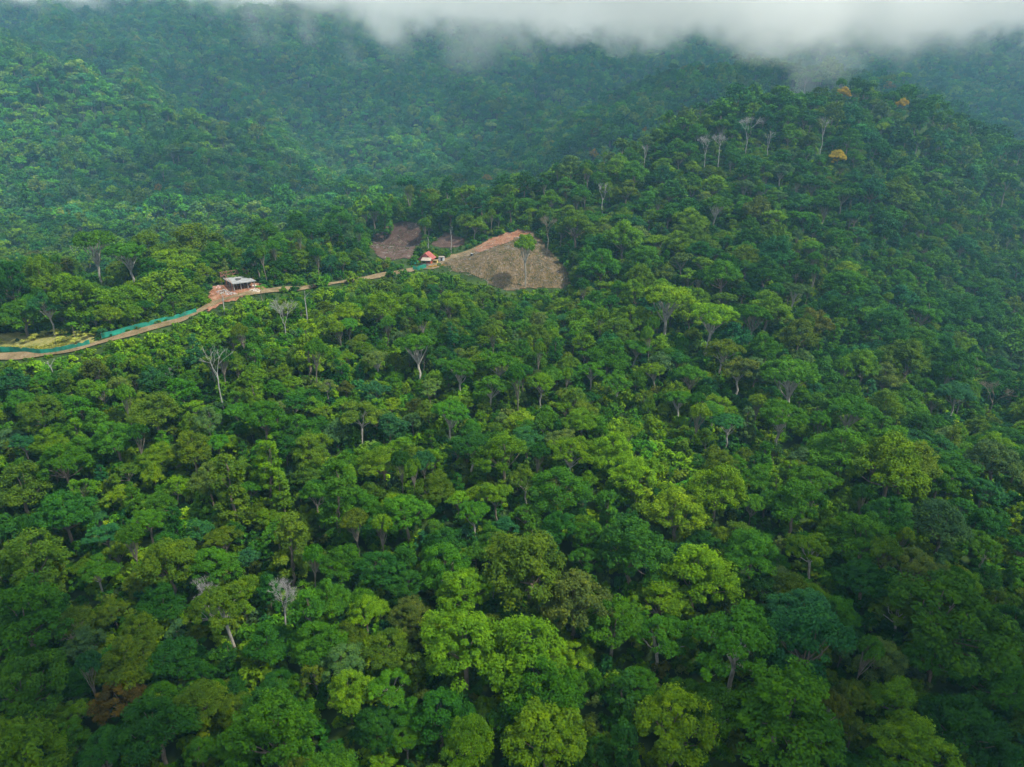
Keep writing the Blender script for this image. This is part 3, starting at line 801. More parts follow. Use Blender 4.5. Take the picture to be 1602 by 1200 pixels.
SPL = {'twinl': 'left of two umbrella shaped trees with white forking limbs', 'twinr': 'right of two umbrella shaped trees with white forking limbs',
       'lone': 'lone flat topped tree with thin white trunk on the bare brown slope'}
PAL = {983: 'pale palm with drooping fronds among vines in the middle of the slope', 408: 'green palm beside the road right of the concrete frame', 112: 'green palm standing behind the lower green netting fence'}
for t in IND:
    lab, grp = None, {'palm': 'palms on the hillside'}.get(t['kind'], 'trees on the near hillside')
    if t['special'] in SPL: lab = SPL[t['special']]
    if t['kind'] == 'palm': lab = min(PAL.items(), key=lambda kv: abs(kv[0] - t['px']))[1]
    if t['col'] == 'orange': grp = 'orange flowering trees'; t['label'] = t['label'].replace('orange', 'orange flowering', 1)
    if len(t['label'].split()) > 16: print('LONG', t['label'])
    place_tree(t, lab, 'palm' if t['kind'] == 'palm' else 'tree', grp)

# ------------------------------------------------------------------ forest as one mass (geometry nodes on points)
def combine(name, t):
    V, Q, lv = t['crown']; TV, TQ = t['trunk']
    o = mesh_obj(name, np.concatenate([V, TV]), np.concatenate([Q, TQ + len(V)]), LEAF, None, link=False,
                 attrs={'lv': ('FACE', 'FLOAT', np.concatenate([lv, np.full(len(TQ), .5)]).astype(np.float32))})
    o.data.materials.append(BARKM if t['bark'] == 'p' else BARKD)
    o.data.polygons.foreach_set('material_index', np.concatenate([np.zeros(len(Q)), np.ones(len(TQ))]).astype(np.int32))
    o.color = (0, 0, 0, 1)
    return o
def scatter(name, sources, P, idx, rotz, scl, tint, label, cat):
    cc = bpy.data.collections.new(name + '_sources')
    for i, s_ in enumerate(sources):
        s_.name = '%s_source_%03d' % (name, i); cc.objects.link(s_)
    me = bpy.data.meshes.new(name); me.vertices.add(len(P)); me.vertices.foreach_set('co', np.asarray(P, np.float32).ravel())
    for an, typ, data in (('pick', 'INT', idx.astype(np.int32)), ('rot', 'FLOAT_VECTOR', rotz), ('scl', 'FLOAT_VECTOR', scl), ('tint', 'FLOAT_COLOR', tint)):
        at = me.attributes.new(an, typ, 'POINT')
        at.data.foreach_set({'INT': 'value', 'FLOAT_VECTOR': 'vector', 'FLOAT_COLOR': 'color'}[typ], np.ascontiguousarray(data, np.int32 if typ == 'INT' else np.float32).ravel())
    o = bpy.data.objects.new(name, me); col.objects.link(o)
    ng = bpy.data.node_groups.new(name, 'GeometryNodeTree')
    ng.interface.new_socket('Geometry', in_out='INPUT', socket_type='NodeSocketGeometry'); ng.interface.new_socket('Geometry', in_out='OUTPUT', socket_type='NodeSocketGeometry')
    N = ng.nodes; gi, go = N.new('NodeGroupInput'), N.new('NodeGroupOutput')
    ip = N.new('GeometryNodeInstanceOnPoints'); ci = N.new('GeometryNodeCollectionInfo')
    ci.inputs['Collection'].default_value = cc; ci.inputs['Separate Children'].default_value = True; ci.inputs['Reset Children'].default_value = True
    ip.inputs['Pick Instance'].default_value = True
    def na(nm, ty):
        q = N.new('GeometryNodeInputNamedAttribute'); q.data_type = ty; q.inputs['Name'].default_value = nm; return q.outputs['Attribute']
    L = ng.links
    L.new(gi.outputs[0], ip.inputs['Points']); L.new(ci.outputs[0], ip.inputs['Instance']); L.new(na('pick', 'INT'), ip.inputs['Instance Index'])
    L.new(na('rot', 'FLOAT_VECTOR'), ip.inputs['Rotation']); L.new(na('scl', 'FLOAT_VECTOR'), ip.inputs['Scale']); L.new(ip.outputs[0], go.inputs[0])
    md = o.modifiers.new('scatter', 'NODES'); md.node_group = ng
    o.color = (0, 0, 0, 1); tag(o, label, cat, kind='stuff'); return o

SRC, KIX = [], {}
for kd, nn, lod in (('dome', 6, 1), ('open', 3, 1), ('tall', 3, 1), ('umbrella', 4, 1), ('dome', 5, 2), ('umbrella', 2, 2), ('tall', 2, 2)):
    for i in range(nn):
        KIX.setdefault((kd, lod), []).append(len(SRC)); SRC.append(combine('tree', make_tree(kd, i + 70 + lod * 20, lod)))
LODX = {'open': 'umbrella'}
P, I, RZ, SS, TT = [], [], [], [], []
def emit(x, y, z, kind, lod, R, sz, tint):
    kk = (LODX.get(kind, kind) if lod == 2 else kind, lod); R0 = CAN[kk[0]][0]
    P.append((x, y, z)); I.append(KIX[kk][int(rs.integers(len(KIX[kk])))]); ex = rs.uniform(.86, 1.16); RZ.append((rs.uniform(-.1, .1), rs.uniform(-.1, .1), rs.uniform(0, 6.283)))
    SS.append((R / R0 * ex, R / R0 / ex, sz)); TT.append((*tint, 1))
def jit(c): return np.array(TINT[c]) * rs.uniform(.8, 1.22) * np.array([rs.uniform(.85, 1.18), 1, rs.uniform(.8, 1.25)])
for t in REST: emit(t['x'], t['y'], t['z'], t['kind'], 1 if t['D'] < 400 else 2, t['R'], t['sz'], jit(t['col']))
# far slopes
sp0 = 7.0
fy = np.arange(430, 1720, sp0); fx = np.arange(-1500, 1500, sp0)
FX, FY = np.meshgrid(fx, fy); FX = FX + rs.uniform(-.48, .48, FX.shape) * sp0; FY = FY + rs.uniform(-.48, .48, FY.shape) * sp0
m = (np.abs(FX) < FY * .86 + 90); FX, FY = FX[m], FY[m]
FZ = H(FX, FY)
fp, fq, fD = to_px(FX, FY, FZ)
taken = np.array([(FY[i] < 560) and too_close(FX[i], FY[i], 4.5, .6) for i in range(len(FX))])
drop = taken | (FZ > 420)
FX, FY, FZ, fp, fq, fD = [a[~drop] for a in (FX, FY, FZ, fp, fq, fD)]
cn = vnoise(FX, FY, 60, 77) + vnoise(FX, FY, 23, 78) * .6
wfar = ['green', 'dark green', 'blue-green', 'olive', 'grey-green', 'pale green', 'yellow-green', 'brownish green']
pw = np.array([.27, .22, .17, .13, .10, .05, .04, .02])
ck = rs.choice(8, p=pw, size=len(FX)); qk = rs.random(len(FX)); rr = 4.6 * np.exp(rs.normal(size=len(FX)) * .26)
for i in range(len(FX)):
    kd = 'dome' if qk[i] < .74 else ('tall' if qk[i] < .84 else 'umbrella')
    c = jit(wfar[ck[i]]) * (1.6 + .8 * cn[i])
    if qk[i] > .9994: c = np.array(TINT['orange']) * .8; kd = 'dome'
    R = rr[i] * (.6 if kd == 'tall' else 1)
    emit(FX[i], FY[i], FZ[i], kd, 2, R, max(.55, rr[i] / 6.) * rs.uniform(.85, 1.3), c)
scatter('forest', SRC, P, np.array(I), np.array(RZ), np.array(SS), np.array(TT), 'dense rainforest covering the rest of the hills and the far slopes', 'forest')
print('trees', len(RAWTREES), 'individual', len(IND), 'forest', len(P))

# undergrowth
BS = [combine('bush', make_tree('bush', i + 9, 1)) for i in range(5)]
sb = 3.0
gy_ = np.arange(20, 470, sb); gx_ = np.arange(-440, 440, sb)
BX, BY = np.meshgrid(gx_, gy_); BX = BX + rs.uniform(-.5, .5, BX.shape) * sb; BY = BY + rs.uniform(-.5, .5, BY.shape) * sb
m = np.abs(BX) < BY * .82 + 40; BX, BY = BX[m], BY[m]
bp_, bq_, bD_ = to_px(BX, BY, H(BX, BY))
sc_ = rs.uniform(.6, 1.35, len(BX))
inscr = np.zeros(len(BX), bool)
for s_ in SCRUB: inscr |= inside(s_, bp_, bq_)
sc_[inscr] *= 1.15
op_ = on_open(BX, BY, .6); bk_ = blocks(BX, BY, sc_ * 2.0, sc_ * 2.6); sc_[bk_] *= .32
keep = ~op_ | (inside(g_gr, BX, BY) & (rs.random(len(BX)) < .45)); sc_[op_] *= .5; keep &= ~on_open(BX, BY, -.01) | inside(g_gr, BX, BY)
BX, BY, sc_, inscr, bp_, bq_ = [a[keep] for a in (BX, BY, sc_, inscr, bp_, bq_)]
BP = np.stack([BX, BY, H(BX, BY) - .2], 1)
bt = np.array([jit(COLS[rs.choice(9, p=[.30, .18, .05, .2, .1, .11, .02, .03, .01])] if not s_ else ['lime green', 'yellow-green', 'green', 'olive'][rs.choice(4, p=[.36, .34, .2, .1])]) for s_ in inscr])
bt *= (1 + .6 * vnoise(BX, BY, 14, 55))[:, None]
scatter('undergrowth', BS, BP, rs.integers(0, 5, len(BX)), np.stack([np.zeros(len(BX)), np.zeros(len(BX)), rs.uniform(0, 6.28, len(BX))], 1),
        np.stack([sc_, sc_, sc_ * rs.uniform(.7, 1.5, len(BX))], 1), np.concatenate([bt, np.ones((len(BX), 1))], 1), 'tangled shrubs and vines between the trees', 'undergrowth')
#PART3
# ------------------------------------------------------------------ dead and leafless trees
def bare_px(px, py, wpx, hpx, label, seed, mat=BARKW, forks=3, vst=.5, group='leafless trees'):
    """px,py is the top of the tree, wpx/hpx its size in photo pixels"""
    Ht = 9.0
    for _ in range(5):
        g, D = hit(px, py + hpx * .1, Ht * .9)
        Ht = hpx * D / F * 1.12
    V, Q = make_bare(seed, wpx * D / F / 2, Ht, forks, vst)
    o = mesh_obj('leafless_tree', V, Q, mat); o.location = g
    tag(o, label, 'dead tree', group); return o
bare_px(335, 548, 44, 92, 'tall white dead tree with forked bare limbs below the track', 1, vst=.55)
bare_px(144, 392, 46, 46, 'pale leafless spreading tree behind the yellow-green domes at the left', 2)
bare_px(118, 402, 20, 30, 'leaning bare grey branch left of the pale spreading leafless tree', 5, vst=.7, forks=2)
bare_px(441, 468, 44, 62, 'bushy silver grey tree with fine twigs below the concrete frame', 3, forks=4, vst=.4)
bare_px(944, 285, 36, 46, 'white spreading leafless tree below the orange trees of the crest', 4)
bare_px(857, 346, 18, 50, 'thin grey twiggy tree at the top right of the bare slope', 6, forks=4, vst=.6, mat=BARKD)
bare_px(1172, 185, 26, 54, 'grey leafless tree high on the slope left of the summit', 7, mat=BARKW, forks=4)
bare_px(440, 912, 42, 92, 'grey leafless tree with dense fine twigs in the lower left', 8, forks=4, vst=.5)
bare_px(318, 902, 44, 70, 'grey twiggy half dead tree left of the loose crowned olive tree', 9, forks=4, vst=.4)
bare_px(266, 570, 26, 30, 'low grey dead crown on the scrub left of the forked white dead tree', 10, vst=.4, forks=4)
bare_px(1560, 600, 50, 60, 'broad grey leafless tree by the open green gully at the right', 11, mat=BARKD, forks=4)
bare_px(78, 566, 22, 24, 'bleached broken trunk leaning on the scrub under the track at the left', 12, vst=.8, forks=2)
bare_px(1105, 215, 18, 44, 'slim grey bare tree on the crest ridge, left of two', 13, mat=BARKW, forks=4)
bare_px(1128, 212, 16, 46, 'slim grey bare tree on the crest ridge, right of two', 14, mat=BARKW, forks=4)
bare_px(1290, 190, 18, 56, 'grey bare trunk with few twigs just under the summit', 15, mat=BARKW, forks=3, vst=.6)
bare_px(348, 462, 10, 34, 'thin pale bare trunk in front of the concrete frame', 16, vst=.85, forks=1)
bare_px(478, 470, 8, 46, 'thin white pole like trunk right of the bushy silver grey tree', 17, vst=.9, forks=1)
bare_px(110, 980, 50, 60, 'dark grey twiggy tree among dark crowns at the lower left', 18, mat=BARKD, forks=4)
bare_px(1500, 90 + 470, 20, 30, 'small grey leafless tree left of the open green gully', 19, mat=BARKD, forks=4)
bare_px(1010, 226, 14, 34, 'small pale bare tree at the left end of the crest', 20)
bare_px(670, 372, 9, 22, 'pale bare trunk behind the red roofed house', 21, forks=1, vst=.7)
bare_px(706, 362, 8, 30, 'thin pale trunk on the small bare patch right of the red roofed house', 22, forks=1, vst=.8)
bare_px(512, 592, 24, 26, 'small greyish bare crown in the middle left of the slope', 23, forks=4, vst=.4)
bare_px(1205, 205, 16, 40, 'grey bare trunk right of the tall grey leafless tree near the summit', 24, mat=BARKW, forks=3)

# ------------------------------------------------------------------ netting fences
NET = plain('green_netting', (.008, .20, .135), .7, .5, .35)
WOOD = plain('weathered_timber', (.24, .16, .10), .9, .35, 2)
NETD = plain('dark_green_netting', (.01, .17, .12), .7, .3, .8)
def fence(pxs, h, label, mat=NET, off=2.3, lean=.0):
    ps = resample([hit(*p)[0] for p in pxs], .8)
    e = empty('netting_fence', ps[len(ps) // 2]); tag(e, label, 'fence', 'green netting fences')
    inv = Vector(e.location)
    V, Q = [], []; r = np.random.default_rng(len(ps))
    for i, p in enumerate(ps):
        z = float(H(p.x, p.y)); sag = -.12 * abs(math.sin(i * .8 / 2.6 * math.pi)) ; bx = r.normal() * .05
        top = h + sag + r.normal() * .04 - (.5 if r.random() < .05 else 0)
        for f_, t in ((0, .12), (.5, h * .5), (1, top)):
            V.append((p.x - inv.x + bx * f_, p.y - inv.y + bx * (1 - f_) + lean * f_, z + t - inv.z))
        for f_, t in ((1, top), (.5, h * .5), (0, .12)):
            V.append((p.x - inv.x + bx * f_, p.y + .03 - inv.y + bx * (1 - f_) + lean * f_, z + t - inv.z))
        if i:
            a, b = (i - 1) * 6, i * 6
            Q += [(a + k, b + k, b + k + 1, a + k + 1) for k in range(5)] + [(a + 5, b + 5, b, a)]
    mesh_obj('netting', V, Q, mat, e)
    for i in range(0, len(ps), 4):
        p = ps[i] - inv; z = float(H(ps[i].x, ps[i].y)) - inv.z
        MB().tube([(p.x, p.y + .08, z - .3), (p.x, p.y + .08, z + h + .15)], .05, 5).build('post', WOOD, e)
    return e
fence(FEN1, 1.9, 'long green netting fence along the track beside the dry grass, nearest the left edge')
fence(FEN2, 1.9, 'long green netting fence rising along the track under the yellow-green domed trees')
fence([(646, 423), (655, 423), (667, 420)], 2.2, 'short green netting fence on the slope edge in front of the red roofed house')
fence([(643, 414), (650, 413), (658, 411)], 1.6, 'short bright green netting fence left of the red roofed house', plain('teal_netting', (.01, .36, .30), .6, .2, 1))

# ------------------------------------------------------------------ concrete frame under construction
CONC = plain('pale_concrete', (.20, .21, .21), .85, .2, .8, c2=(.28, .29, .29))
CONCD = plain('grey_concrete', (.26, .24, .23), .9, .25, 1)
RUST = plain('reddish_timber', (.26, .12, .08), .9, .35, 2)
gz0 = float(hit(384, 452)[0].z)
def on_plane(px, py, z):
    u, v = (px - CX) / F, (CY - py) / F
    D = (z - CZ) / (-sp + v * cp); return Vector((u * D, D * (cp + v * sp), z))
zt = gz0 + 3.1
c4 = [on_plane(*p, zt) for p in ((348.5, 435.5), (364, 444), (400.5, 439), (382.5, 430.5))]
print('slab', [(round(a.x, 1), round(a.y, 1)) for a in c4], 'z', zt, 'ground', [round(float(H(a.x, a.y)), 1) for a in c4])
ctr = sum(c4, Vector()) / 4
s = empty('concrete_frame', (ctr.x, ctr.y, gz0)); tag(s, 'flat pale concrete slab on columns with timber scaffolding, under construction', 'building')
L4 = [Vector((a.x - ctr.x, a.y - ctr.y, zt - gz0)) for a in c4]
MB().poly(L4[::-1] if (L4[1] - L4[0]).cross(L4[2] - L4[1]).z < 0 else L4, .28).build('slab', CONC, s)
def bl(u, v): return L4[0] * (1 - u) * (1 - v) + L4[3] * u * (1 - v) + L4[1] * (1 - u) * v + L4[2] * u * v
def gh(q): return float(H(q.x + ctr.x, q.y + ctr.y)) - gz0
for u in (.06, .36, .66, .94):
    for v in (.08, .5, .92):
        q = bl(u, v); MB().box(q.x - .16, q.y - .16, gh(q) - .4, q.x + .16, q.y + .16, q.z - .27).build('column', CONCD, s)
for u in (.2, .5, .8):
    for v in (.9,):
        q = bl(u, v); MB().tube([(q.x, q.y, gh(q)), (q.x + .1, q.y, q.z - .28)], .06, 5).build('prop', RUST, s)
a, b = bl(.03, .15), bl(.97, .15)
d_ = (b - a).normalized(); nn_ = Vector((-d_.y, d_.x, 0)) * .1
m_ = MB(); zlow = min(gh(a), gh(b))
bb = len(m_.v); m_.v += [tuple(Vector((p.x, p.y, z)) + n_) for z in (zlow - .5, a.z - .35) for p, n_ in ((a, nn_), (b, nn_), (b, -nn_), (a, -nn_))]
m_.f += [(bb, bb + 1, bb + 5, bb + 4), (bb + 1, bb + 2, bb + 6, bb + 5), (bb + 2, bb + 3, bb + 7, bb + 6), (bb + 3, bb, bb + 4, bb + 7), (bb + 4, bb + 5, bb + 6, bb + 7)]
m_.build('back_wall', plain('red_blocks', (.16, .075, .06), .9, .3, 1.2), s)
q = bl(.5, .45)
MB().box(q.x - 1.0, q.y - .8, q.z + .003, q.x + 1.0, q.y + .1, q.z + .35).box(q.x - .2, q.y - 2.2, q.z + .003, q.x + .5, q.y - .82, q.z + .2).build('formwork_stack', plain('dark_formwork', (.05, .05, .055), .8), s)
# scaffold of upright poles with rails round the back and left edges
sc_pts = [bl(-.06, 1.02), bl(-.06, .5), bl(-.05, -.1), bl(.25, -.12), bl(.5, -.12), bl(.75, -.12), bl(1.03, -.1), bl(1.05, .3), bl(1.05, .65)]
for i, q in enumerate(sc_pts):
    hh = q.z + (.4 if i in (0, 8) else 2.3) + (.2 if i % 2 else 0)
    MB().tube([(q.x, q.y, gh(q) - .3), (q.x + .05, q.y, hh)], .085, 5).build('scaffold_pole', RUST, s)
mb = MB()
for i in range(1, 8):
    for fz in (.9, 2.2):
        mb.tube([sc_pts[i - 1] + Vector((0, 0, fz if i > 1 else fz * .35)), sc_pts[i] + Vector((0, 0, fz))], .075, 4)
    mb.tube([sc_pts[i - 1] + Vector((0, 0, .3)), sc_pts[i] + Vector((0, 0, 2.1))], .055, 4)
mb.build('scaffold_rail', RUST, s)
r8 = np.random.default_rng(88)
def pile(name, px, py, R, hh, mat, label, cat, seed, nb=26, group=None):
    r = np.random.default_rng(seed); g, _ = hit(px, py); mb = MB()
    for i in range(nb):
        a = r.uniform(0, 6.3); q = R * math.sqrt(r.random()); z = hh * max(0, 1 - q / R) * r.random(); w, d, t = r.uniform(.15, .5, 3)
        p = Vector((math.cos(a) * q, math.sin(a) * q * .7, float(H(g.x + math.cos(a) * q, g.y + math.sin(a) * q * .7)) - g.z + .2 + z))
        dr = Vector(r.normal(size=3)); dr.z *= .3; dr.normalize()
        mb.tube([p - dr * w, p + dr * w * .3, p + dr * w], [t * .5, d * .9, t * .35], 5)
    o = mb.build(name, mat); o.location = g; tag(o, label, cat, group); return o
GREYR = plain('grey_rubble', (.30, .27, .26), .95, .4, 2)
pile('rubble_pile', 349, 458, 2.6, 1.2, GREYR, 'grey heap of rubble on the red clay left of the concrete frame', 'rubble', 1, 34)
pile('rubble_pile', 362, 461, 2.0, .7, GREYR, 'low grey heap of rubble in front of the concrete frame', 'rubble', 2, 22)
pile('timber_stack', 341, 450, 1.8, .6, plain('pinkish_boards', (.42, .27, .25), .9), 'pinkish heap of boards at the left of the clay yard', 'timber', 3, 20)
pile('spoil_heap', 400, 456, 2.2, .9, plain('pale_gravel', (.42, .38, .33), .95, .25, 2), 'pale gravel heap at the right corner of the concrete frame', 'heap', 4, 40)
g, _ = hit(398, 449); mb = MB()
for i in range(3): mb.tube([(i * .5 - .8, 0, .25 + .02 * i), (i * .5 - .6, .35, .5), (i * .5 - .3, .6, .3)], [.2, .36, .2], 7)
o = mb.build('cement_bags', plain('white_sacks', (.7, .69, .66), .8), smooth=True); o.location = g; tag(o, 'white sacks piled under the right corner of the slab', 'sacks')

# ------------------------------------------------------------------ red roofed house
RED = plain('faded_red_roof', (.24, .045, .04), .75, .25, 1.1, c2=(.32, .085, .07))
REDW = plain('red_wall', (.36, .06, .035), .85, .2, 1)
CREAM = plain('cream_sheet', (.28, .24, .19), .7, .15, 1)
DARK = plain('opening_shade', (.02, .018, .02), .9)  # near-black panels on solid walls: indoor shade of the openings put into colour
YEL = plain('yellow_paint', (.62, .48, .10), .8, .15, 1)
WHT = plain('white_paint', (.50, .52, .55), .6, .1, 1)
g, Dh = hit(668, 411)
print('house D', Dh)
h = empty('red_roofed_house', g, math.radians(-14)); h.scale = (1.12, 1.12, 1.1); tag(h, 'small house with a steep faded red roof and a cream awning', 'house')
W2, DP, WH, RH = 3.0, 2.6, 2.2, 4.6          # half width, half depth, wall height, ridge height
MB().box(-W2 + .3, -DP, -1.0, W2 - .3, DP, WH).build('wall', REDW, h)
rf = MB()
for sg in (-1, 1):      # two slopes meeting on a ridge running away from the camera
    P = [Vector((sg * (W2 + .9), -DP - .5, WH - .9)), Vector((0, -DP - .2, RH)), Vector((0, DP + .5, RH)), Vector((sg * (W2 + .9), DP + .5, WH - .9))]
    if sg > 0: P = [Vector((sg * (W2 + .3), -DP + .4, WH - .2)), Vector((.003, -DP + .4, RH - .003)), Vector((.003, DP + .5, RH - .003)), Vector((sg * (W2 + .3), DP + .5, WH - .2))]
    rf.poly(P, .12)
rf.build('roof', RED, h)
MB().box(-.05, -DP - .2, RH, .05, DP + .5, RH + .08).build('ridge_cap', RED, h)
gb = MB(); b0 = len(gb.v)
gb.v += [(-W2 + .3, -DP - .1, WH - .6), (W2 - .3, -DP - .1, WH - .2), (.0, -DP - .1, RH - .3), (-W2 + .3, -DP + .05, WH - .6), (W2 - .3, -DP + .05, WH - .2), (0, -DP + .05, RH - .3)]
gb.f += [(0, 1, 2), (5, 4, 3), (0, 3, 4, 1), (1, 4, 5, 2), (2, 5, 3, 0)]
gb.build('gable', RED, h)
aw = MB(); aw.poly([Vector((-.6, -DP - 3.0, WH - .1)), Vector((3.9, -DP - 2.6, WH - .1)), Vector((3.2, -DP - .12, WH + .7)), Vector((-.9, -DP - .12, WH + .7))], .1)
aw.build('awning', CREAM, h)
for x_ in (-.4, 1.6, 3.6): MB().tube([(x_, -DP - 2.7, -.6), (x_, -DP - 2.7, WH - .15)], .07, 5).build('awning_post', WOOD, h)
MB().box(-.5, -DP - .06, 0, .9, -DP - .003, 1.95).build('door', DARK, h)
MB().box(1.4, -DP - .06, .9, 2.4, -DP - .003, 1.8).build('window', DARK, h)
MB().box(-.8, -DP - 2.8, -.8, 3.8, -DP - .07, -.05).build('porch_floor', CONCD, h)
MB().box(-.7, -DP - 2.85, .55, 3.7, -DP - 2.78, .68).box(-.7, -DP - 2.85, .0, -.6, -DP - 2.78, .55).build('porch_rail', WHT, h)

g2, _ = hit(691, 409); e = empty('white_hut', g2, math.radians(-10)); tag(e, 'small white hut with a dark opening right of the red roofed house', 'hut')
MB().box(-1.2, -.8, -.8, 1.2, .8, 2.3).build('wall', WHT, e)
MB().box(-1.4, -1.0, 2.3, 1.4, 1.0, 2.42).build('roof', CREAM, e)
MB().box(-.25, -.86, .1, .45, -.803, 1.9).build('door', DARK, e)
g3, _ = hit(681, 412); e = empty('yellow_shed', g3, math.radians(-12)); tag(e, 'low open yellow shed between the red roofed house and the white hut', 'shed')
MB().box(-1.1, .7, -.6, 1.1, .85, 1.5).box(-1.1, -.8, -.6, -.95, .7, 1.5).box(.95, -.8, -.6, 1.1, .7, 1.5).build('wall', YEL, e)
MB().box(-.94, -.85, -.6, .94, -.75, .5).build('front_panel', YEL, e)
MB().box(-1.3, -1.0, 1.5, 1.3, 1.05, 1.6).build('roof', plain('dull_brown_sheet', (.30, .22, .10), .8), e)
g4, _ = hit(692, 411); mb = MB().box(-2.6, -1.7, -.6, 2.6, 1.3, .25); o = mb.build('paved_terrace', GREYR); o.location = g4; o.rotation_euler.z = math.radians(12)
tag(o, 'pale grey paved terrace in front of the white hut', 'terrace')
V_, Q_, lv_ = leaves(np.random.default_rng(5), np.stack([np.linspace(-4.2, 4.2, 30), np.linspace(-1, 1.6, 30) + r8.normal(size=30) * .4, np.full(30, .3)], 1), np.full(30, .5), 40, .16)
g5, _ = hit(686, 417); o = mesh_obj('garden_bed', V_, Q_, LEAF, attrs={'lv': ('FACE', 'FLOAT', lv_.astype(np.float32))}); o.location = g5; o.color = (.36, .22, .012, 1)
tag(o, 'strip of ochre yellow plants below the terrace of the red roofed house', 'plants')
g6, _ = hit(738, 401); e = empty('water_drum', g6); tag(e, 'dark drum standing beside the track at the foot of the earth bank', 'drum')
MB().tube([(0, 0, -.1), (0, 0, .05), (0, 0, 1.25), (0, 0, 1.35)], [.55, .6, .6, .5], 14).build('body', plain('dark_plastic', (.03, .035, .05), .5), e)
MB().tube([(0, 0, 1.353), (0, 0, 1.45)], [.4, .36], 12).build('lid', plain('pale_lid', (.5, .55, .6), .5), e)

# ------------------------------------------------------------------ what lies on the bare slopes
def litter(name, polys, count, seed, mat, lmin, lmax, rad, label):
    r = np.random.default_rng(seed); lines = []
    for g_ in polys:
        x0, x1 = min(p.x for p in g_), max(p.x for p in g_); y0, y1 = min(p.y for p in g_), max(p.y for p in g_)
        k = 0
        while k < count:
            x, y = r.uniform(x0, x1), r.uniform(y0, y1)
            if not inside(g_, np.array([x]), np.array([y]))[0]: continue
            k += 1; a = r.uniform(0, 3.14); L = r.uniform(lmin, lmax); dx, dy = math.cos(a) * L / 2, math.sin(a) * L / 2
            P_ = [(x + dx * f_, y + dy * f_, float(H(x + dx * f_, y + dy * f_)) + .35 + r.uniform(0, .35)) for f_ in (-1, -.3, .4, 1)]
            R_ = rad * r.uniform(.5, 1.6); lines.append((P_, [R_, R_ * .9, R_ * .7, R_ * .4]))
    V, Q = tubes(lines, 4); o = mesh_obj(name, V, Q, mat); tag(o, label, 'brush litter', kind='stuff')
litter('brush_litter', [g_clr1], 900, 5, BARKD, .6, 3.0, .07, 'grey brown cut branches strewn over the bare slope')
litter('brush_litter', [g_clr1], 170, 6, BARKW, .5, 3.5, .06, 'bleached sticks strewn over the bare slope')
litter('brush_litter', [g_clr2], 70, 7, BARKW, .5, 3.5, .07, 'bleached sticks on the purple brown scar')
def tufts(name, poly, count, seed, color, size, label, sub=None):
    r = np.random.default_rng(seed); x0, x1 = min(p.x for p in poly), max(p.x for p in poly); y0, y1 = min(p.y for p in poly), max(p.y for p in poly)
    X, Y = r.uniform(x0, x1, count * 3), r.uniform(y0, y1, count * 3); m_ = inside(poly, X, Y)
    m_ &= vnoise(X, Y, 6, seed) > -.08
    X, Y = X[m_][:count], Y[m_][:count]
    V, Q, lv = leaves(r, np.stack([X, Y, H(X, Y) + .3], 1), r.uniform(.2, .55, len(X)) * size, 10, .16 * size, up=.3)
    o = mesh_obj(name, V, Q, LEAF, attrs={'lv': ('FACE', 'FLOAT', lv.astype(np.float32))}); o.color = (*color, 1); tag(o, label, 'plants', kind='stuff')
tufts('weeds', g_clr1, 900, 31, (.10, .12, .03), 1.0, 'sparse green weeds and stubble on the bare slope')
tufts('weeds', g_clr1, 700, 32, (.20, .16, .07), .9, 'dry straw coloured stubble on the bare slope')
tufts('weeds', g_clr2, 260, 33, (.06, .10, .03), 1.2, 'scattered weeds on the purple brown scar')
tufts('weeds', g_gr, 900, 34, (.22, .24, .04), 1.2, 'pale yellow green weeds on the grass field')
tufts('weeds', g_yard, 60, 35, (.06, .12, .02), .9, 'few green weeds on the clay yard')
BAN = make_palm(77, 1.5, 9, 2.2, .8, .9)
ban = None
for i, (px, py) in enumerate([(88, 526), (104, 524), (122, 527), (70, 527), (138, 530), (55, 532), (96, 536), (120, 538), (40, 538)]):
    g_, _ = hit(px, py)
    e = empty('banana_plant', g_, r8.uniform(0, 6)); f_ = r8.uniform(.7, 1.1); e.scale = (f_, f_, f_)
    tag(e, 'pale yellow green banana plant on the dry grass, %s from the left' % ORD[[40, 55, 70, 88, 96, 104, 120, 122, 138].index(px)], 'banana plant', 'banana plants on the grass field')
    if ban is None: ban = (arr_mesh('leaves', *BAN['crown'][:2], LEAF, BAN['crown'][2]), arr_mesh('stem', *BAN['trunk'], BARK))
    for b_ in ban:
        c = b_.copy(); col.objects.link(c); c.parent = e; c.color = (.24, .28, .06, 1)
# ------------------------------------------------------------------ air and cloud
def vol_box(name, x0, y0, z0, x1, y1, z1):
    m = bpy.data.materials.new(name); m.use_nodes = True; n = m.node_tree.nodes; n.remove(n['Principled BSDF'])
    v = n.new('ShaderNodeVolumePrincipled'); m.node_tree.links.new(v.outputs[0], n['Material Output'].inputs['Volume'])
    o = MB().box(x0, y0, z0, x1, y1, z1).build(name, m); return o, m, v
o, m, v = vol_box('haze', -1800, -450, -60, 1800, 1850, 560)
v.inputs['Color'].default_value = (.32, .68, 1, 1); v.inputs['Density'].default_value = .00020; v.inputs['Anisotropy'].default_value = .2
tag(o, 'thin blue air haze over the whole valley', 'haze', kind='stuff')

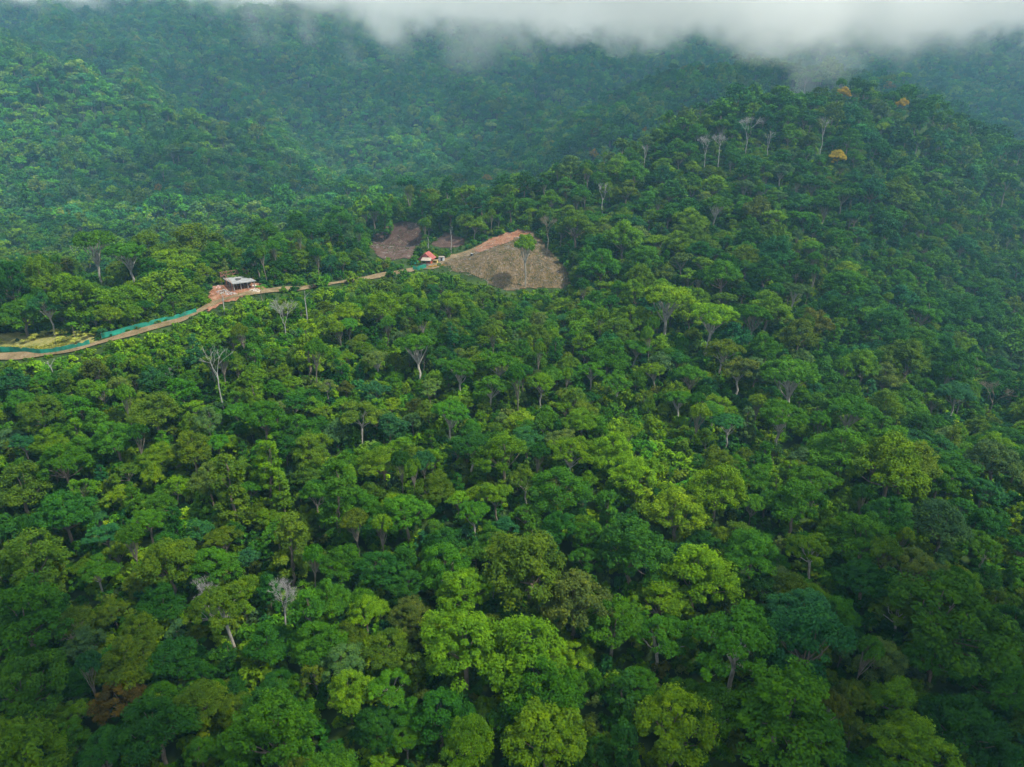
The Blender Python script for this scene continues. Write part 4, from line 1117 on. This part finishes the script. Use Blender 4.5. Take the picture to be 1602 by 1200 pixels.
o, m, v = vol_box('cloud', -1500, 560, 95, 1500, 1800, 400)
n, l = m.node_tree.nodes, m.node_tree.links
v.inputs['Color'].default_value = (1, 1, 1, 1); v.inputs['Anisotropy'].default_value = .3
g = n.new('ShaderNodeNewGeometry'); sx = n.new('ShaderNodeSeparateXYZ'); l.new(g.outputs['Position'], sx.inputs[0])
def mth(op, a, b=None, c=None, clamp=False):
    q = n.new('ShaderNodeMath'); q.operation = op; q.use_clamp = clamp
    for i, s in enumerate((a, b, c)):
        if s is None: continue
        if hasattr(s, 'links'): l.new(s, q.inputs[i])
        else: q.inputs[i].default_value = s
    return q.outputs[0]
mr = n.new('ShaderNodeMapRange'); mr.interpolation_type = 'SMOOTHSTEP'
l.new(sx.outputs['X'], mr.inputs['Value'])
mr.inputs['From Min'].default_value = -650; mr.inputs['From Max'].default_value = 150; mr.inputs['To Min'].default_value = 245; mr.inputs['To Max'].default_value = 192
base = mth('ADD', mr.outputs[0], mth('MULTIPLY', mth('SUBTRACT', sx.outputs['Y'], 750), .11))
def noise(scale, det):
    z = n.new('ShaderNodeTexNoise'); z.inputs['Scale'].default_value = scale; z.inputs['Detail'].default_value = det
    l.new(g.outputs['Position'], z.inputs['Vector']); return z.outputs['Fac']
hgt = mth('ADD', mth('SUBTRACT', sx.outputs['Z'], base), mth('ADD', mth('MULTIPLY', mth('SUBTRACT', noise(.006, 4), .5), 260), mth('MULTIPLY', mth('SUBTRACT', noise(.024, 5), .5), 90)))
def gap(xc, yc, r):      # breaks in the cloud deck that let the sun through
    dx = mth('SUBTRACT', sx.outputs['X'], xc); dy = mth('SUBTRACT', sx.outputs['Y'], yc)
    d = mth('SQRT', mth('ADD', mth('MULTIPLY', dx, dx), mth('MULTIPLY', dy, dy)))
    return mth('POWER', mth('DIVIDE', d, r, clamp=True), 3)
prof = mth('MULTIPLY', mth('POWER', mth('DIVIDE', hgt, 40, clamp=True), 1.2), .014)
den = mth('MULTIPLY', mth('MULTIPLY', prof, gap(-60, 880, 260)), mth('MULTIPLY', gap(420, 480, 260), gap(-430, 740, 330)))
l.new(den, v.inputs['Density'])
tag(o, 'low grey white cloud lying over the mountain tops', 'cloud', kind='stuff')
m.cycles.volume_step_rate = .6

# unseen cloud blobs added above the frame to shade the lowest trees
m = bpy.data.materials.new('added_shade_cloud'); m.use_nodes = True; n = m.node_tree.nodes; n.remove(n['Principled BSDF'])
v = n.new('ShaderNodeVolumePrincipled'); m.node_tree.links.new(v.outputs[0], n['Material Output'].inputs['Volume'])
v.inputs['Color'].default_value = (1, 1, 1, 1); v.inputs['Density'].default_value = .0025
r = np.random.default_rng(4); V, Q = [], []
for (x, y, z, a, b_, c) in ((200, 20, 340, 150, 75, 32), (330, -5, 352, 130, 80, 30), (60, 0, 346, 130, 70, 30)):
    th = np.linspace(0, math.pi, 25)[:, None]; ph = np.linspace(0, 2 * math.pi, 48, endpoint=False)[None]
    k = 1 + .12 * np.sin(ph * 3 + x) * np.sin(th) + .08 * np.sin(ph * 5 + th * 4)
    P_ = np.stack([x + a * k * np.sin(th) * np.cos(ph), y + b_ * k * np.sin(th) * np.sin(ph), z + c * k * np.cos(th) + 0 * ph], -1)
    b0 = sum(len(q) for q in V); V.append(P_.reshape(-1, 3)); ii = np.arange(24)[:, None] * 48; jj = np.arange(48)[None]; j2 = (jj + 1) % 48
    Q.append((b0 + np.stack([ii + jj, ii + 48 + jj, ii + 48 + j2, ii + j2], -1)).reshape(-1, 4))
tag(mesh_obj('cloud', np.concatenate(V), np.concatenate(Q), m, smooth=True), 'thin unseen cloud added overhead to shade the near slope', 'cloud', kind='stuff')
